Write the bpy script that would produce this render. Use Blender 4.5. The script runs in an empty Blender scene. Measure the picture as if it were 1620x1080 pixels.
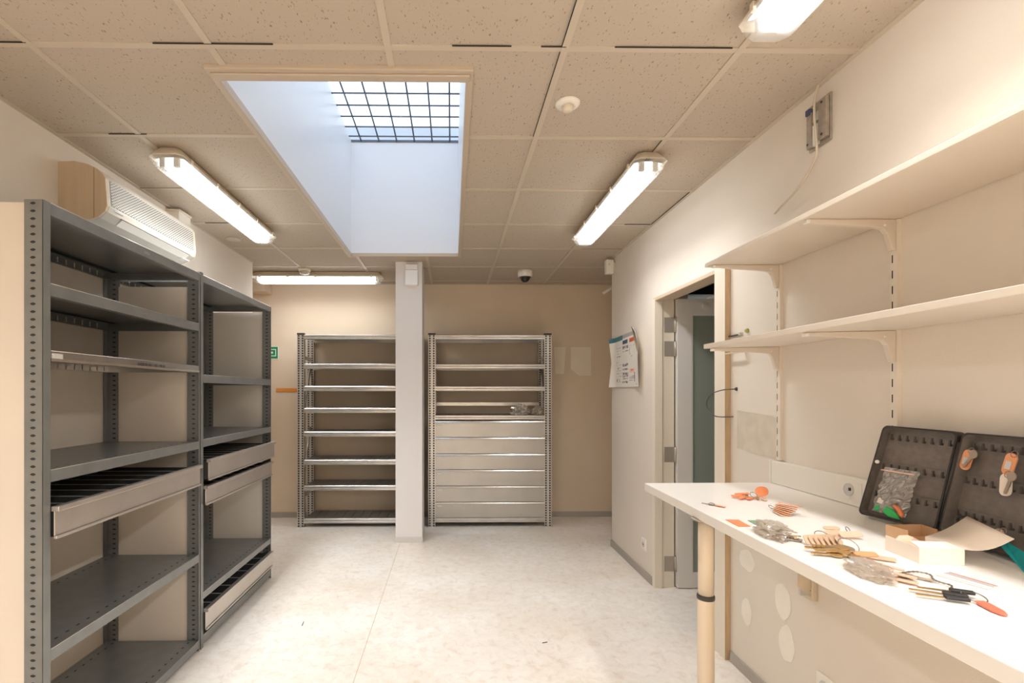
import bpy, bmesh, math, random
from mathutils import Vector, Matrix, Euler, noise

random.seed(7)
SC = bpy.context.scene
COL = SC.collection
PI = math.pi

# ------------------------------------------------------------------ materials
def pmat(name, color, rough=0.5, metal=0.0, spec=None, var=0.0, scale=6.0, bump=0.0, bscale=40.0,
         color2=None, aniso=None, detail=4.0):
    m = bpy.data.materials.new(name); m.use_nodes = True
    nt = m.node_tree; b = nt.nodes['Principled BSDF']
    b.inputs['Roughness'].default_value = rough
    b.inputs['Metallic'].default_value = metal
    if spec is not None: b.inputs['Specular IOR Level'].default_value = spec
    tc = nt.nodes.new('ShaderNodeTexCoord')
    src = tc.outputs['Object']
    if aniso:
        mp = nt.nodes.new('ShaderNodeMapping'); mp.inputs['Scale'].default_value = aniso
        nt.links.new(src, mp.inputs['Vector']); src = mp.outputs['Vector']
    if var or color2:
        n = nt.nodes.new('ShaderNodeTexNoise'); n.inputs['Scale'].default_value = scale
        n.inputs['Detail'].default_value = detail
        nt.links.new(src, n.inputs['Vector'])
        r = nt.nodes.new('ShaderNodeValToRGB')
        c2 = color2 or tuple(c * (1 - var) for c in color)
        r.color_ramp.elements[0].position = 0.35; r.color_ramp.elements[1].position = 0.65
        r.color_ramp.elements[0].color = (*c2, 1); r.color_ramp.elements[1].color = (*color, 1)
        nt.links.new(n.outputs['Fac'], r.inputs['Fac'])
        nt.links.new(r.outputs['Color'], b.inputs['Base Color'])
    else:
        b.inputs['Base Color'].default_value = (*color, 1)
    if bump:
        n2 = nt.nodes.new('ShaderNodeTexNoise'); n2.inputs['Scale'].default_value = bscale
        n2.inputs['Detail'].default_value = 3
        nt.links.new(src, n2.inputs['Vector'])
        bp = nt.nodes.new('ShaderNodeBump'); bp.inputs['Strength'].default_value = bump
        bp.inputs['Distance'].default_value = 0.004
        nt.links.new(n2.outputs['Fac'], bp.inputs['Height'])
        nt.links.new(bp.outputs['Normal'], b.inputs['Normal'])
    return m

def emat(name, color, strength):
    m = bpy.data.materials.new(name); m.use_nodes = True
    nt = m.node_tree; nt.nodes.clear()
    o = nt.nodes.new('ShaderNodeOutputMaterial'); e = nt.nodes.new('ShaderNodeEmission')
    e.inputs['Color'].default_value = (*color, 1); e.inputs['Strength'].default_value = strength
    nt.links.new(e.outputs[0], o.inputs['Surface'])
    return m

def clearmat(name, tint=(1, 1, 1), gloss=0.12, rough=0.08, haze=0.0, hazecol=(0.8, 0.8, 0.8)):
    """thin clear plastic: lets light straight through, with a glossy skin and a little milky haze"""
    m = bpy.data.materials.new(name); m.use_nodes = True
    nt = m.node_tree; nt.nodes.clear()
    o = nt.nodes.new('ShaderNodeOutputMaterial')
    t = nt.nodes.new('ShaderNodeBsdfTransparent'); t.inputs['Color'].default_value = (*tint, 1)
    g = nt.nodes.new('ShaderNodeBsdfGlossy'); g.inputs['Roughness'].default_value = rough
    mx = nt.nodes.new('ShaderNodeMixShader'); mx.inputs['Fac'].default_value = gloss
    nt.links.new(t.outputs[0], mx.inputs[1]); nt.links.new(g.outputs[0], mx.inputs[2])
    out = mx
    if haze:
        d = nt.nodes.new('ShaderNodeBsdfDiffuse'); d.inputs['Color'].default_value = (*hazecol, 1)
        tr = nt.nodes.new('ShaderNodeBsdfTranslucent'); tr.inputs['Color'].default_value = (*hazecol, 1)
        m3 = nt.nodes.new('ShaderNodeMixShader'); m3.inputs['Fac'].default_value = 0.5
        nt.links.new(d.outputs[0], m3.inputs[1]); nt.links.new(tr.outputs[0], m3.inputs[2])
        m2 = nt.nodes.new('ShaderNodeMixShader'); m2.inputs['Fac'].default_value = haze
        nt.links.new(mx.outputs[0], m2.inputs[1]); nt.links.new(m3.outputs[0], m2.inputs[2])
        out = m2
    nt.links.new(out.outputs[0], o.inputs['Surface'])
    return m

M = {}
M['wall'] = pmat('wall_paint', (0.765, 0.695, 0.605), 0.75, var=0.05, scale=1.6, bump=0.12, bscale=160)
M['wallb'] = pmat('shaded_wall_paint', (0.75, 0.62, 0.47), 0.75, var=0.08, scale=1.1, bump=0.12, bscale=160)  # wall paint with the dim end's brown shade put into the colour
M['white_pillar'] = pmat('pillar_paint', (0.76, 0.73, 0.72), 0.6, var=0.03, scale=2)
M['patch'] = pmat('filler_white', (0.88, 0.82, 0.73), 0.85, var=0.05, scale=14)
M['fade'] = pmat('faded_paint', (0.66, 0.585, 0.48), 0.85, var=0.10, scale=18)
M['pale'] = pmat('pale_paint_square', (0.83, 0.74, 0.60), 0.8, var=0.03, scale=9)
M['base'] = pmat('grey_skirting', (0.40, 0.36, 0.315), 0.6)
M['tee'] = pmat('ceiling_tee', (0.57, 0.49, 0.39), 0.5)
M['slit'] = pmat('dark_gap', (0.03, 0.025, 0.02), 0.9)
M['shaft'] = pmat('skylight_lining', (0.80, 0.82, 0.86), 0.35)
M['skytrim'] = pmat('skylight_trim', (0.53, 0.44, 0.34), 0.4)
M['bar'] = pmat('grille_bar', (0.12, 0.13, 0.15), 0.5, metal=0.3)
M['rack'] = pmat('dark_grey_steel', (0.235, 0.24, 0.235), 0.31, metal=0.25, var=0.12, scale=14)
M['slotshade'] = pmat('painted_slot_shade', (0.04, 0.04, 0.04), 0.8)  # near-black sheets that stand in for the shade inside holes and slots
M['galv'] = pmat('galvanised_steel', (0.62, 0.60, 0.575), 0.28, metal=0.95, var=0.12, scale=9, aniso=(1, 1, 1))
M['galvdeck'] = pmat('galvanised_deck', (0.27, 0.27, 0.26), 0.45, metal=0.6, var=0.15, scale=8)
M['drawer'] = pmat('galvanised_drawer', (0.66, 0.60, 0.545), 0.34, metal=0.75, var=0.10, scale=5)
M['drawerfront'] = pmat('galvanised_front', (0.50, 0.485, 0.455), 0.36, metal=0.9, var=0.10, scale=3)
M['trayshade'] = pmat('tray_shade_steel', (0.075, 0.075, 0.072), 0.5, metal=0.3)  # shade inside the drawers, put into the steel colour
M['divider'] = pmat('divider_edge_light', (0.50, 0.48, 0.45), 0.5)  # light caught on divider top edges, put into the colour
M['lip'] = pmat('bright_lip', (0.86, 0.84, 0.80), 0.22, metal=0.95)
M['black'] = pmat('black_plastic', (0.025, 0.022, 0.02), 0.5)
M['cream'] = pmat('cream_panel', (0.74, 0.665, 0.57), 0.6, var=0.05, scale=2.5)
M['greypanel'] = pmat('grey_white_panel', (0.72, 0.68, 0.62), 0.6, var=0.05, scale=2.5)
M['white'] = pmat('white_plastic', (0.82, 0.78, 0.70), 0.4)
M['boxwhite'] = pmat('sounder_white', (0.86, 0.85, 0.83), 0.4)
M['lampbody'] = pmat('lamp_body_plastic', (0.70, 0.62, 0.50), 0.45)
M['reflector'] = pmat('lamp_reflector', (0.92, 0.91, 0.88), 0.3)
M['holder'] = pmat('lamp_holder', (0.55, 0.52, 0.47), 0.5)
M['tube'] = emat('fluorescent_tube', (0.97, 0.985, 1.0), 10.0)
M['cover'] = clearmat('clear_lamp_cover', gloss=0.05, rough=0.1, haze=0.14, hazecol=(0.95, 0.95, 0.93))
M['ac'] = pmat('air_conditioner_shell', (0.54, 0.49, 0.42), 0.5)
M['acside'] = pmat('air_conditioner_side', (0.62, 0.49, 0.34), 0.5, var=0.10, scale=30, aniso=(1, 1, 0.05))
M['laminate'] = pmat('white_laminate', (0.86, 0.82, 0.765), 0.3)
M['legp'] = pmat('beige_leg', (0.76, 0.64, 0.49), 0.35)
M['shelfw'] = pmat('white_shelf', (0.74, 0.66, 0.56), 0.45)
M['shelfs'] = pmat('white_shelf_steel', (0.72, 0.64, 0.54), 0.4)
M['track'] = pmat('shelf_track', (0.78, 0.71, 0.61), 0.4)
M['door'] = pmat('door_paint', (0.74, 0.71, 0.67), 0.4)
M['frame'] = pmat('door_frame_paint', (0.78, 0.70, 0.585), 0.45)
M['rawwood'] = pmat('raw_edge_wood', (0.58, 0.42, 0.26), 0.6, var=0.15, scale=12, aniso=(4, 4, 0.6))
M['headsoffit'] = pmat('frame_soffit', (0.60, 0.47, 0.34), 0.55)
M['hinge'] = pmat('hinge_steel', (0.46, 0.41, 0.35), 0.4, metal=0.4)
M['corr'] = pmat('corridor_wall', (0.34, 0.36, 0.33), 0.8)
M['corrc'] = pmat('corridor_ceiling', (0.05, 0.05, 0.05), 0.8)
M['pipe'] = pmat('white_pipe', (0.8, 0.8, 0.78), 0.4)
M['bracketm'] = pmat('bracket_steel', (0.66, 0.56, 0.43), 0.45, metal=0.2)
M['plate'] = pmat('mount_plate_steel', (0.48, 0.42, 0.355), 0.4, metal=0.55, var=0.2, scale=40)
M['cable'] = pmat('beige_cable', (0.66, 0.57, 0.45), 0.55)
M['wire'] = pmat('dark_wire', (0.06, 0.05, 0.045), 0.5)
M['cab'] = pmat('key_cabinet_paint', (0.195, 0.165, 0.142), 0.5, var=0.2, scale=60)
M['cabdark'] = pmat('key_cabinet_rim', (0.035, 0.03, 0.028), 0.42)
M['hook'] = pmat('key_hook', (0.075, 0.065, 0.057), 0.4)
M['orange'] = pmat('orange_plastic', (0.80, 0.24, 0.09), 0.35)
M['peach'] = pmat('peach_plastic', (0.80, 0.35, 0.17), 0.35)
M['redtag'] = pmat('red_plastic', (0.78, 0.20, 0.12), 0.3)
M['green'] = pmat('green_plastic', (0.04, 0.48, 0.12), 0.35)
M['cardorange'] = pmat('orange_card', (0.74, 0.23, 0.09), 0.7)
M['greencard'] = pmat('green_card', (0.22, 0.33, 0.18), 0.7)
M['teal'] = pmat('teal_webbing', (0.0, 0.33, 0.36), 0.6, var=0.2, scale=90)
M['paper'] = pmat('paper_white', (0.78, 0.73, 0.66), 0.8)
M['carton'] = pmat('white_carton', (0.84, 0.745, 0.64), 0.75)
M['kraft'] = pmat('kraft_board', (0.66, 0.42, 0.235), 0.8, var=0.12, scale=12)
M['brass'] = pmat('brass_key', (0.62, 0.42, 0.20), 0.32, metal=0.85)
M['nickel'] = pmat('nickel_key', (0.60, 0.50, 0.39), 0.3, metal=0.85)
M['ring'] = pmat('steel_ring', (0.35, 0.30, 0.25), 0.3, metal=0.9)
M['wood_tag'] = pmat('tan_tag', (0.66, 0.475, 0.32), 0.5)
M['pinktag'] = pmat('pale_pink_tag', (0.80, 0.52, 0.37), 0.45)
M['bag'] = clearmat('clear_plastic_bag', tint=(0.93, 0.92, 0.9), gloss=0.30, rough=0.16, haze=0.32, hazecol=(0.86, 0.76, 0.65))
M['bag2'] = clearmat('zip_bag_plastic', tint=(0.9, 0.9, 0.88), gloss=0.36, rough=0.2, haze=0.42, hazecol=(0.86, 0.82, 0.77))
M['sgreen'] = pmat('sign_green', (0.0, 0.23, 0.085), 0.4)
M['swhite'] = pmat('sign_white', (0.80, 0.80, 0.74), 0.4)
M['strip'] = pmat('orange_strip', (0.72, 0.27, 0.055), 0.5)
M['ink'] = pmat('print_ink', (0.09, 0.085, 0.09), 0.7)
M['inkgrey'] = pmat('print_grey', (0.42, 0.40, 0.40), 0.7)
M['inkteal'] = pmat('print_teal', (0.06, 0.19, 0.22), 0.6)
M['inkred'] = pmat('print_red', (0.62, 0.13, 0.05), 0.6)
M['inkpink'] = pmat('print_pink', (0.80, 0.52, 0.42), 0.6)
M['inkblue'] = pmat('print_navy', (0.08, 0.10, 0.17), 0.6)
M['paperback'] = pmat('poster_underside', (0.30, 0.24, 0.17), 0.8)
M['dome'] = pmat('smoked_dome', (0.015, 0.014, 0.013), 0.08)
M['labelw'] = pmat('white_label', (0.62, 0.60, 0.58), 0.5)
M['olive'] = pmat('olive_anchor', (0.42, 0.40, 0.12), 0.5)
M['sky'] = clearmat('skylight_glazing', tint=(0.97, 0.98, 1.0), gloss=0.04, rough=0.05, haze=0.08, hazecol=(0.9, 0.94, 1.0))
M['curb'] = pmat('skylight_curb', (0.60, 0.66, 0.74), 0.4)

# tinted door glass
def glassmat():
    m = pmat('grey_green_glass', (0.35, 0.39, 0.335), 0.09)
    b = m.node_tree.nodes['Principled BSDF']
    b.inputs['Transmission Weight'].default_value = 0.2
    b.inputs['IOR'].default_value = 1.45
    return m
M['glass'] = glassmat()

def floormat():
    m = bpy.data.materials.new('linoleum_floor'); m.use_nodes = True
    nt = m.node_tree; b = nt.nodes['Principled BSDF']; b.inputs['Roughness'].default_value = 0.42
    tc = nt.nodes.new('ShaderNodeTexCoord')
    n1 = nt.nodes.new('ShaderNodeTexNoise'); n1.inputs['Scale'].default_value = 19; n1.inputs['Detail'].default_value = 10
    n1.inputs['Roughness'].default_value = 0.7; n1.inputs['Distortion'].default_value = 0.8
    n2 = nt.nodes.new('ShaderNodeTexNoise'); n2.inputs['Scale'].default_value = 1.3; n2.inputs['Detail'].default_value = 3
    for n in (n1, n2): nt.links.new(tc.outputs['Object'], n.inputs['Vector'])
    r = nt.nodes.new('ShaderNodeValToRGB'); e = r.color_ramp.elements
    e[0].position = 0.3; e[0].color = (0.75, 0.655, 0.565, 1); e[1].position = 0.62; e[1].color = (0.90, 0.86, 0.80, 1)
    x = e.new(0.47); x.color = (0.86, 0.80, 0.73, 1)
    nt.links.new(n1.outputs['Fac'], r.inputs['Fac'])
    r2 = nt.nodes.new('ShaderNodeValToRGB'); r2.color_ramp.elements[0].color = (0.9, 0.86, 0.8, 1)
    r2.color_ramp.elements[0].position = 0.35; r2.color_ramp.elements[1].position = 0.6
    nt.links.new(n2.outputs['Fac'], r2.inputs['Fac'])
    mx = nt.nodes.new('ShaderNodeMix'); mx.data_type = 'RGBA'; mx.blend_type = 'MULTIPLY'; mx.inputs[0].default_value = 1
    nt.links.new(r.outputs['Color'], mx.inputs[6]); nt.links.new(r2.outputs['Color'], mx.inputs[7])
    nt.links.new(mx.outputs[2], b.inputs['Base Color'])
    return m
M['floor'] = floormat()

def tilemat():
    m = bpy.data.materials.new('mineral_tile'); m.use_nodes = True
    nt = m.node_tree; b = nt.nodes['Principled BSDF']; b.inputs['Roughness'].default_value = 0.9
    tc = nt.nodes.new('ShaderNodeTexCoord')
    mp = nt.nodes.new('ShaderNodeMapping'); mp.inputs['Scale'].default_value = (1.0, 0.45, 1.0)
    nt.links.new(tc.outputs['Object'], mp.inputs['Vector'])
    n1 = nt.nodes.new('ShaderNodeTexNoise'); n1.inputs['Scale'].default_value = 135; n1.inputs['Detail'].default_value = 2
    n1.inputs['Roughness'].default_value = 0.6
    nt.links.new(mp.outputs['Vector'], n1.inputs['Vector'])
    r = nt.nodes.new('ShaderNodeValToRGB'); e = r.color_ramp.elements
    e[0].position = 0.29; e[0].color = (0.26, 0.19, 0.12, 1); e[1].position = 0.37; e[1].color = (0.505, 0.43, 0.345, 1)
    nt.links.new(n1.outputs['Fac'], r.inputs['Fac'])
    nt.links.new(r.outputs['Color'], b.inputs['Base Color'])
    bp = nt.nodes.new('ShaderNodeBump'); bp.inputs['Strength'].default_value = 0.25; bp.inputs['Distance'].default_value = 0.003
    nt.links.new(n1.outputs['Fac'], bp.inputs['Height']); nt.links.new(bp.outputs['Normal'], b.inputs['Normal'])
    return m
M['tile'] = tilemat()

def acgrillemat():
    m = bpy.data.materials.new('perforated_intake'); m.use_nodes = True
    nt = m.node_tree; b = nt.nodes['Principled BSDF']; b.inputs['Roughness'].default_value = 0.5
    tc = nt.nodes.new('ShaderNodeTexCoord'); sp = nt.nodes.new('ShaderNodeSeparateXYZ')
    nt.links.new(tc.outputs['Object'], sp.inputs[0])
    def mth(op, a, bb=None):
        n = nt.nodes.new('ShaderNodeMath'); n.operation = op
        for i, v in enumerate((a, bb)):
            if v is None: continue
            if isinstance(v, (int, float)): n.inputs[i].default_value = v
            else: nt.links.new(v, n.inputs[i])
        return n.outputs[0]
    a = mth('SINE', mth('MULTIPLY', sp.outputs['Y'], 300.0)); c = mth('SINE', mth('MULTIPLY', sp.outputs['Z'], 480.0))
    f = mth('GREATER_THAN', mth('MULTIPLY', a, c), 0.02)
    mx = nt.nodes.new('ShaderNodeMix'); mx.data_type = 'RGBA'
    mx.inputs[6].default_value = (0.46, 0.415, 0.35, 1); mx.inputs[7].default_value = (0.03, 0.026, 0.02, 1)
    nt.links.new(f, mx.inputs[0]); nt.links.new(mx.outputs[2], b.inputs['Base Color'])
    return m
M['acgrille'] = acgrillemat()

# ------------------------------------------------------------------ mesh helpers
def wloc(o):
    v = Vector((0, 0, 0))
    while o is not None:
        v += o.location; o = o.parent
    return v

class MB:
    def __init__(s): s.bm = bmesh.new(); s.mi = 0
    def face(s, pts, mi=None):
        vs = [s.bm.verts.new(Vector(p)) for p in pts]
        f = s.bm.faces.new(vs); f.material_index = s.mi if mi is None else mi
        return f
    def box(s, x0, y0, z0, x1, y1, z1, mat=None):
        pts = [Vector((x, y, z)) for z in (z0, z1) for y in (y0, y1) for x in (x0, x1)]
        if mat is not None: pts = [mat @ p for p in pts]
        v = [s.bm.verts.new(p) for p in pts]
        for q in ((0, 2, 3, 1), (4, 5, 7, 6), (0, 1, 5, 4), (2, 6, 7, 3), (0, 4, 6, 2), (1, 3, 7, 5)):
            f = s.bm.faces.new([v[i] for i in q]); f.material_index = s.mi
        return s
    def prism(s, pts, vec, mat=None):
        """closed polygon pts (3-D) swept along vec"""
        vec = Vector(vec); P = [Vector(p) for p in pts]; Q = [p + vec for p in P]
        if mat is not None: P = [mat @ p for p in P]; Q = [mat @ p for p in Q]
        a = [s.bm.verts.new(p) for p in P]; b = [s.bm.verts.new(p) for p in Q]; n = len(a)
        for i in range(n):
            f = s.bm.faces.new((a[i], a[(i + 1) % n], b[(i + 1) % n], b[i])); f.material_index = s.mi
        for c in (a[::-1], b):
            f = s.bm.faces.new(c); f.material_index = s.mi
        return s
    def tube(s, pts, r, n=10, closed=False, radii=None):
        P = [Vector(p) for p in pts]; m = len(P); rings = []
        up = None
        for i, p in enumerate(P):
            if closed: t = P[(i + 1) % m] - P[i - 1]
            else: t = (P[min(i + 1, m - 1)] - P[max(i - 1, 0)])
            t.normalize()
            if up is None:
                up = Vector((0, 0, 1)) if abs(t.z) < 0.9 else Vector((1, 0, 0))
            side = t.cross(up)
            if side.length < 1e-6: side = t.orthogonal()
            side.normalize(); up = side.cross(t).normalized()
            rr = radii[i] if radii else r
            rings.append([s.bm.verts.new(p + (side * math.cos(2 * PI * k / n) + up * math.sin(2 * PI * k / n)) * rr) for k in range(n)])
        rng = range(m) if closed else range(m - 1)
        for i in rng:
            A, B = rings[i], rings[(i + 1) % m]
            for k in range(n):
                f = s.bm.faces.new((A[k], A[(k + 1) % n], B[(k + 1) % n], B[k])); f.smooth = True; f.material_index = s.mi
        if not closed:
            s.bm.faces.new(rings[0][::-1]).material_index = s.mi; s.bm.faces.new(rings[-1]).material_index = s.mi
        return s
    def lathe(s, prof, c, n=28, axis='Z', smooth=True):
        rings = []
        for r, z in prof:
            ring = []
            for k in range(n):
                a = 2 * PI * k / n; u, v = r * math.cos(a), r * math.sin(a)
                p = (u, v, z) if axis == 'Z' else ((z, u, v) if axis == 'X' else (u, z, v))
                ring.append(s.bm.verts.new(Vector(c) + Vector(p)))
            rings.append(ring)
        for A, B in zip(rings, rings[1:]):
            for k in range(n):
                f = s.bm.faces.new((A[k], A[(k + 1) % n], B[(k + 1) % n], B[k])); f.smooth = smooth; f.material_index = s.mi
        s.bm.faces.new(rings[0][::-1]).material_index = s.mi; s.bm.faces.new(rings[-1]).material_index = s.mi
        return s
    def slots(s, o, wv, hv, pitch, c, a, b, kind='rect'):
        """a flat sheet from corner o spanning wv (width) and hv (height) with a column of holes of half-size a x b (fractions of
        metres) centred at width distance c, one hole per pitch"""
        o, wv, hv = Vector(o), Vector(wv), Vector(hv); W, H = wv.length, hv.length
        wu, hu = wv / W, hv / H; n = max(1, int(round(H / pitch))); p = H / n
        prev = None
        def V(x, y): return s.bm.verts.new(o + wu * x + hu * y)
        lo = (V(0, 0), V(W, 0))
        for i in range(n):
            y0 = i * p; ym = y0 + p / 2
            hi = (V(0, y0 + p), V(W, y0 + p))
            if kind == 'rect':
                h = [V(c - a, ym - b), V(c + a, ym - b), V(c + a, ym + b), V(c - a, ym + b)]
                fs = ((lo[0], lo[1], h[1], h[0]), (lo[1], hi[1], h[2], h[1]), (hi[1], hi[0], h[3], h[2]), (hi[0], lo[0], h[0], h[3]))
            else:
                h = [V(c - a, ym), V(c - a / 3, ym - b), V(c + a / 3, ym - b), V(c + a, ym), V(c + a / 3, ym + b), V(c - a / 3, ym + b)]
                fs = ((lo[0], lo[1], h[2], h[1]), (lo[1], hi[1], h[4], h[3], h[2]), (hi[1], hi[0], h[5], h[4]), (hi[0], lo[0], h[1], h[0], h[5]))
            for f in fs: s.bm.faces.new(f).material_index = s.mi
            lo = hi
        return s
    def build(s, name, mats, parent=None, bevel=0.0, smooth=False, normals=True, seg=2):
        if normals: bmesh.ops.recalc_face_normals(s.bm, faces=s.bm.faces[:])
        if parent is not None: bmesh.ops.translate(s.bm, vec=-wloc(parent), verts=s.bm.verts[:])
        me = bpy.data.meshes.new(name)
        if smooth:
            for f in s.bm.faces: f.smooth = True
        s.bm.to_mesh(me); s.bm.free()
        o = bpy.data.objects.new(name, me); COL.objects.link(o)
        for m in (mats if isinstance(mats, (list, tuple)) else [mats]): me.materials.append(m)
        if parent is not None: o.parent = parent
        if bevel:
            md = o.modifiers.new('bevel', 'BEVEL'); md.width = bevel; md.segments = seg; md.limit_method = 'ANGLE'
            md.angle_limit = math.radians(40)
        return o

def tag(o, label, cat, group=None):
    o['label'] = label; o['category'] = cat
    if group: o['group'] = group
    return o
def thing(name, label, cat, loc=(0, 0, 0), group=None):
    o = bpy.data.objects.new(name, None); COL.objects.link(o); o.location = loc; o.empty_display_size = 0.05
    return tag(o, label, cat, group)
def struct(o):
    o['kind'] = 'structure'; return o
def empty(name, loc=(0, 0, 0)):
    o = bpy.data.objects.new(name, None); COL.objects.link(o); o.location = loc; return o
def shadesmooth(o):
    for p in o.data.polygons: p.use_smooth = True
def rrect(w, h, r, n=5):
    pts = []
    for cx, cy, a0 in ((w - r, r, -PI / 2), (w - r, h - r, 0), (r, h - r, PI / 2), (r, r, PI)):
        for k in range(n + 1):
            a = a0 + PI / 2 * k / n; pts.append((cx + r * math.cos(a), cy + r * math.sin(a)))
    return pts
def copy_tree(o, parent=None):
    c = o.copy(); COL.objects.link(c)
    if parent is not None: c.parent = parent
    for ch in list(o.children): copy_tree(ch, c)
    return c
def text_mesh(name, body, size, mat4, m, parent, depth=0.0004, align='LEFT'):
    cu = bpy.data.curves.new(name, 'FONT'); cu.body = body; cu.size = size; cu.extrude = depth; cu.align_x = align
    tmp = bpy.data.objects.new(name + '_tmp', cu); COL.objects.link(tmp)
    dg = bpy.context.evaluated_depsgraph_get(); dg.update()
    me = bpy.data.meshes.new_from_object(tmp.evaluated_get(dg)); me.name = name
    bpy.data.objects.remove(tmp); bpy.data.curves.remove(cu)
    me.transform(mat4)
    me.transform(Matrix.Translation(-wloc(parent)))
    me.materials.clear(); me.materials.append(m)
    o = bpy.data.objects.new(name, me); COL.objects.link(o); o.parent = parent
    return o

# ------------------------------------------------------------------ the room (camera at x=0, y=0; y runs into the room)
XR, XL, YB, ZC = 1.405, -1.80, 5.48, 2.52
YF = -2.9            # wall behind the camera
SX0, SX1, SY0, SY1, SZ = -0.862, 0.053, 1.872, 4.335, 3.51      # skylight shaft
XLL = -2.75          # side of the niche beyond the end of the long side wall
XRR = 1.92           # side of the niche beyond the door wall
LEND, REND = 4.585, 4.43

fl = MB(); fl.box(XLL - .1, YF - .1, -0.1, XRR + .1, YB + .1, 0)
floor = struct(fl.build('floor', M['floor']))
b = MB(); b.face([(-0.4455, YF, .0006), (-0.4425, YF, .0006), (-0.4645, 4.55, .0006), (-0.4675, 4.55, .0006)])
b.build('seam', M['rawwood'], floor)

# ceiling: tiles with the skylight opening left out
c = MB()
xs = [XLL - .1, SX0 - .02, SX1 + .02, XRR + .1]; ys = [YF - .1, SY0 - .03, SY1 + .005, YB + .1]
for i in range(3):
    for j in range(3):
        if i == 1 and j == 1: continue
        c.box(xs[i], ys[j], ZC, xs[i + 1], ys[j + 1], ZC + 0.03)
ceiling = struct(c.build('ceiling', M['tile']))
g = MB(); tw = 0.012; zt = ZC - 0.005
gx = [0.383 + .6 * k for k in range(-5, 3)]; gy = [1.715 + .6 * k for k in range(-7, 7)]
def tee_y(x, y0, y1): g.box(x - tw, y0, zt, x + tw, y1, ZC + .002)
def tee_x(y, x0, x1): g.box(x0, y - tw, zt + .0008, x1, y + tw, ZC + .002)
OX0, OX1, OY0, OY1 = SX0 - .025, SX1 + .025, SY0 - .06, SY1 + .012
for x in gx:
    if x > 1.39: continue
    lo = XLL if False else YF
    if x < XL: tee_y(x, LEND, YB)
    elif OX0 < x < OX1: tee_y(x, YF, OY0); tee_y(x, OY1, YB)
    else: tee_y(x, YF, YB)
for y in gy:
    if y < YF or y > YB: continue
    x0 = XL if y < LEND else XLL; x1 = XR if y < REND else XRR
    if OY0 < y < OY1: tee_x(y, x0, OX0); tee_x(y, OX1, x1)
    else: tee_x(y, x0, x1)
# wall angle
g.box(XR - .02, YF, zt, XR, REND, ZC); g.box(XL, YF, zt, XL + .02, LEND, ZC); g.box(XLL, YB - .02, zt, XRR, YB, ZC)
g.build('ceiling_grid', M['tee'], ceiling)
g = MB()       # the dark slits where a tile sits unevenly on its tee
for (x0, y0, x1, y1) in ((0.30, 1.7005, 0.385, 1.7035), (0.55, 1.7005, 0.95, 1.7028), (-1.75, 1.7005, -1.42, 1.7035), (-1.0, 1.7005, -0.6, 1.7022), (0.0, 1.7005, .2, 1.7025),
                         (-1.55, 2.3005, -1.38, 2.3030), (0.3685, 1.1, 0.3715, 1.70), (0.3690, 1.73, 0.3712, 2.30), (1.05, 4.103, 1.385, 4.106), (1.2, 3.5, 1.38, 3.5035),
                         (0.97, 2.329, 0.972, 2.6), (-1.55, 3.5, -1.5, 3.503), (1.383, 2.93, 1.3855, 3.5), (-1.78, 2.905, -1.44, 2.908), (-1.70, 3.502, -1.43, 3.505)):
    yy, xx = (y0 + y1) / 2, (x0 + x1) / 2; q = .0011
    if x1 - x0 > y1 - y0: g.box(x0, yy - q, zt - .0012, x1, yy + q, zt + .003)
    else: g.box(xx - q, y0, zt - .0012, xx + q, y1, zt + .003)
g.build('tile_gap', M['slit'], ceiling)

# walls
DY0, DY1, DZ = 2.64, 3.487, 1.992     # door opening in the right-hand wall
WT = 0.13
w = MB()
w.box(XR, YF, 0, XR + WT, DY0, ZC); w.box(XR, DY1, 0, XR + WT, REND, ZC); w.box(XR, DY0, DZ, XR + WT, DY1, ZC)
wall_right = struct(w.build('wall_right', M['wall']))
w = MB(); w.box(XR + WT, REND - .12, 0, XRR + .1, REND, ZC); w.box(XRR, REND, 0, XRR + .1, YB, ZC)
struct(w.build('wall_niche_right', M['wallb']))
w = MB(); w.box(XL - .12, YF, 0, XL, LEND, ZC)
wall_left = struct(w.build('wall_left', M['wall']))
w = MB(); w.box(XLL - .1, LEND - .12, 0, XL - .12, LEND, ZC); w.box(XLL - .1, LEND, 0, XLL, YB, ZC)
struct(w.build('wall_niche_left', M['wallb']))
w = MB(); w.box(XLL - .1, YB, 0, XRR + .1, YB + .1, ZC)
wall_back = struct(w.build('wall_back', M['wallb']))
w = MB(); w.box(XL - .12, YF - .1, 0, XR + WT, YF, ZC)
struct(w.build('wall_front', M['wall']))
w = MB(); w.box(XLL, 5.27, 2.40, -1.945, YB, ZC)
struct(w.build('wall_soffit', M['wallb']))
# baseboards
w = MB(); w.box(XR - .012, DY1 + .03, 0, XR, REND, .055); w.box(XR - .012, YF, 0, XR, DY0 - .12, .05)
struct(w.build('baseboard_right', M['base']))
w = MB(); w.box(XLL, YB - .012, 0, XRR, YB, .055)
struct(w.build('baseboard_back', M['base']))
w = MB(); w.box(XL, YF, 0, XL + .012, LEND, .055)
struct(w.build('baseboard_left', M['base']))
# white pillar
w = MB(); w.box(-.508, 4.55, 0, -.268, 4.87, ZC)
pillar = struct(w.build('wall_pillar', M['white_pillar']))
w = MB(); w.box(-.512, 4.546, 0, -.264, 4.874, .05)
w.build('base_strip', M['labelw'], pillar)

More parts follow.
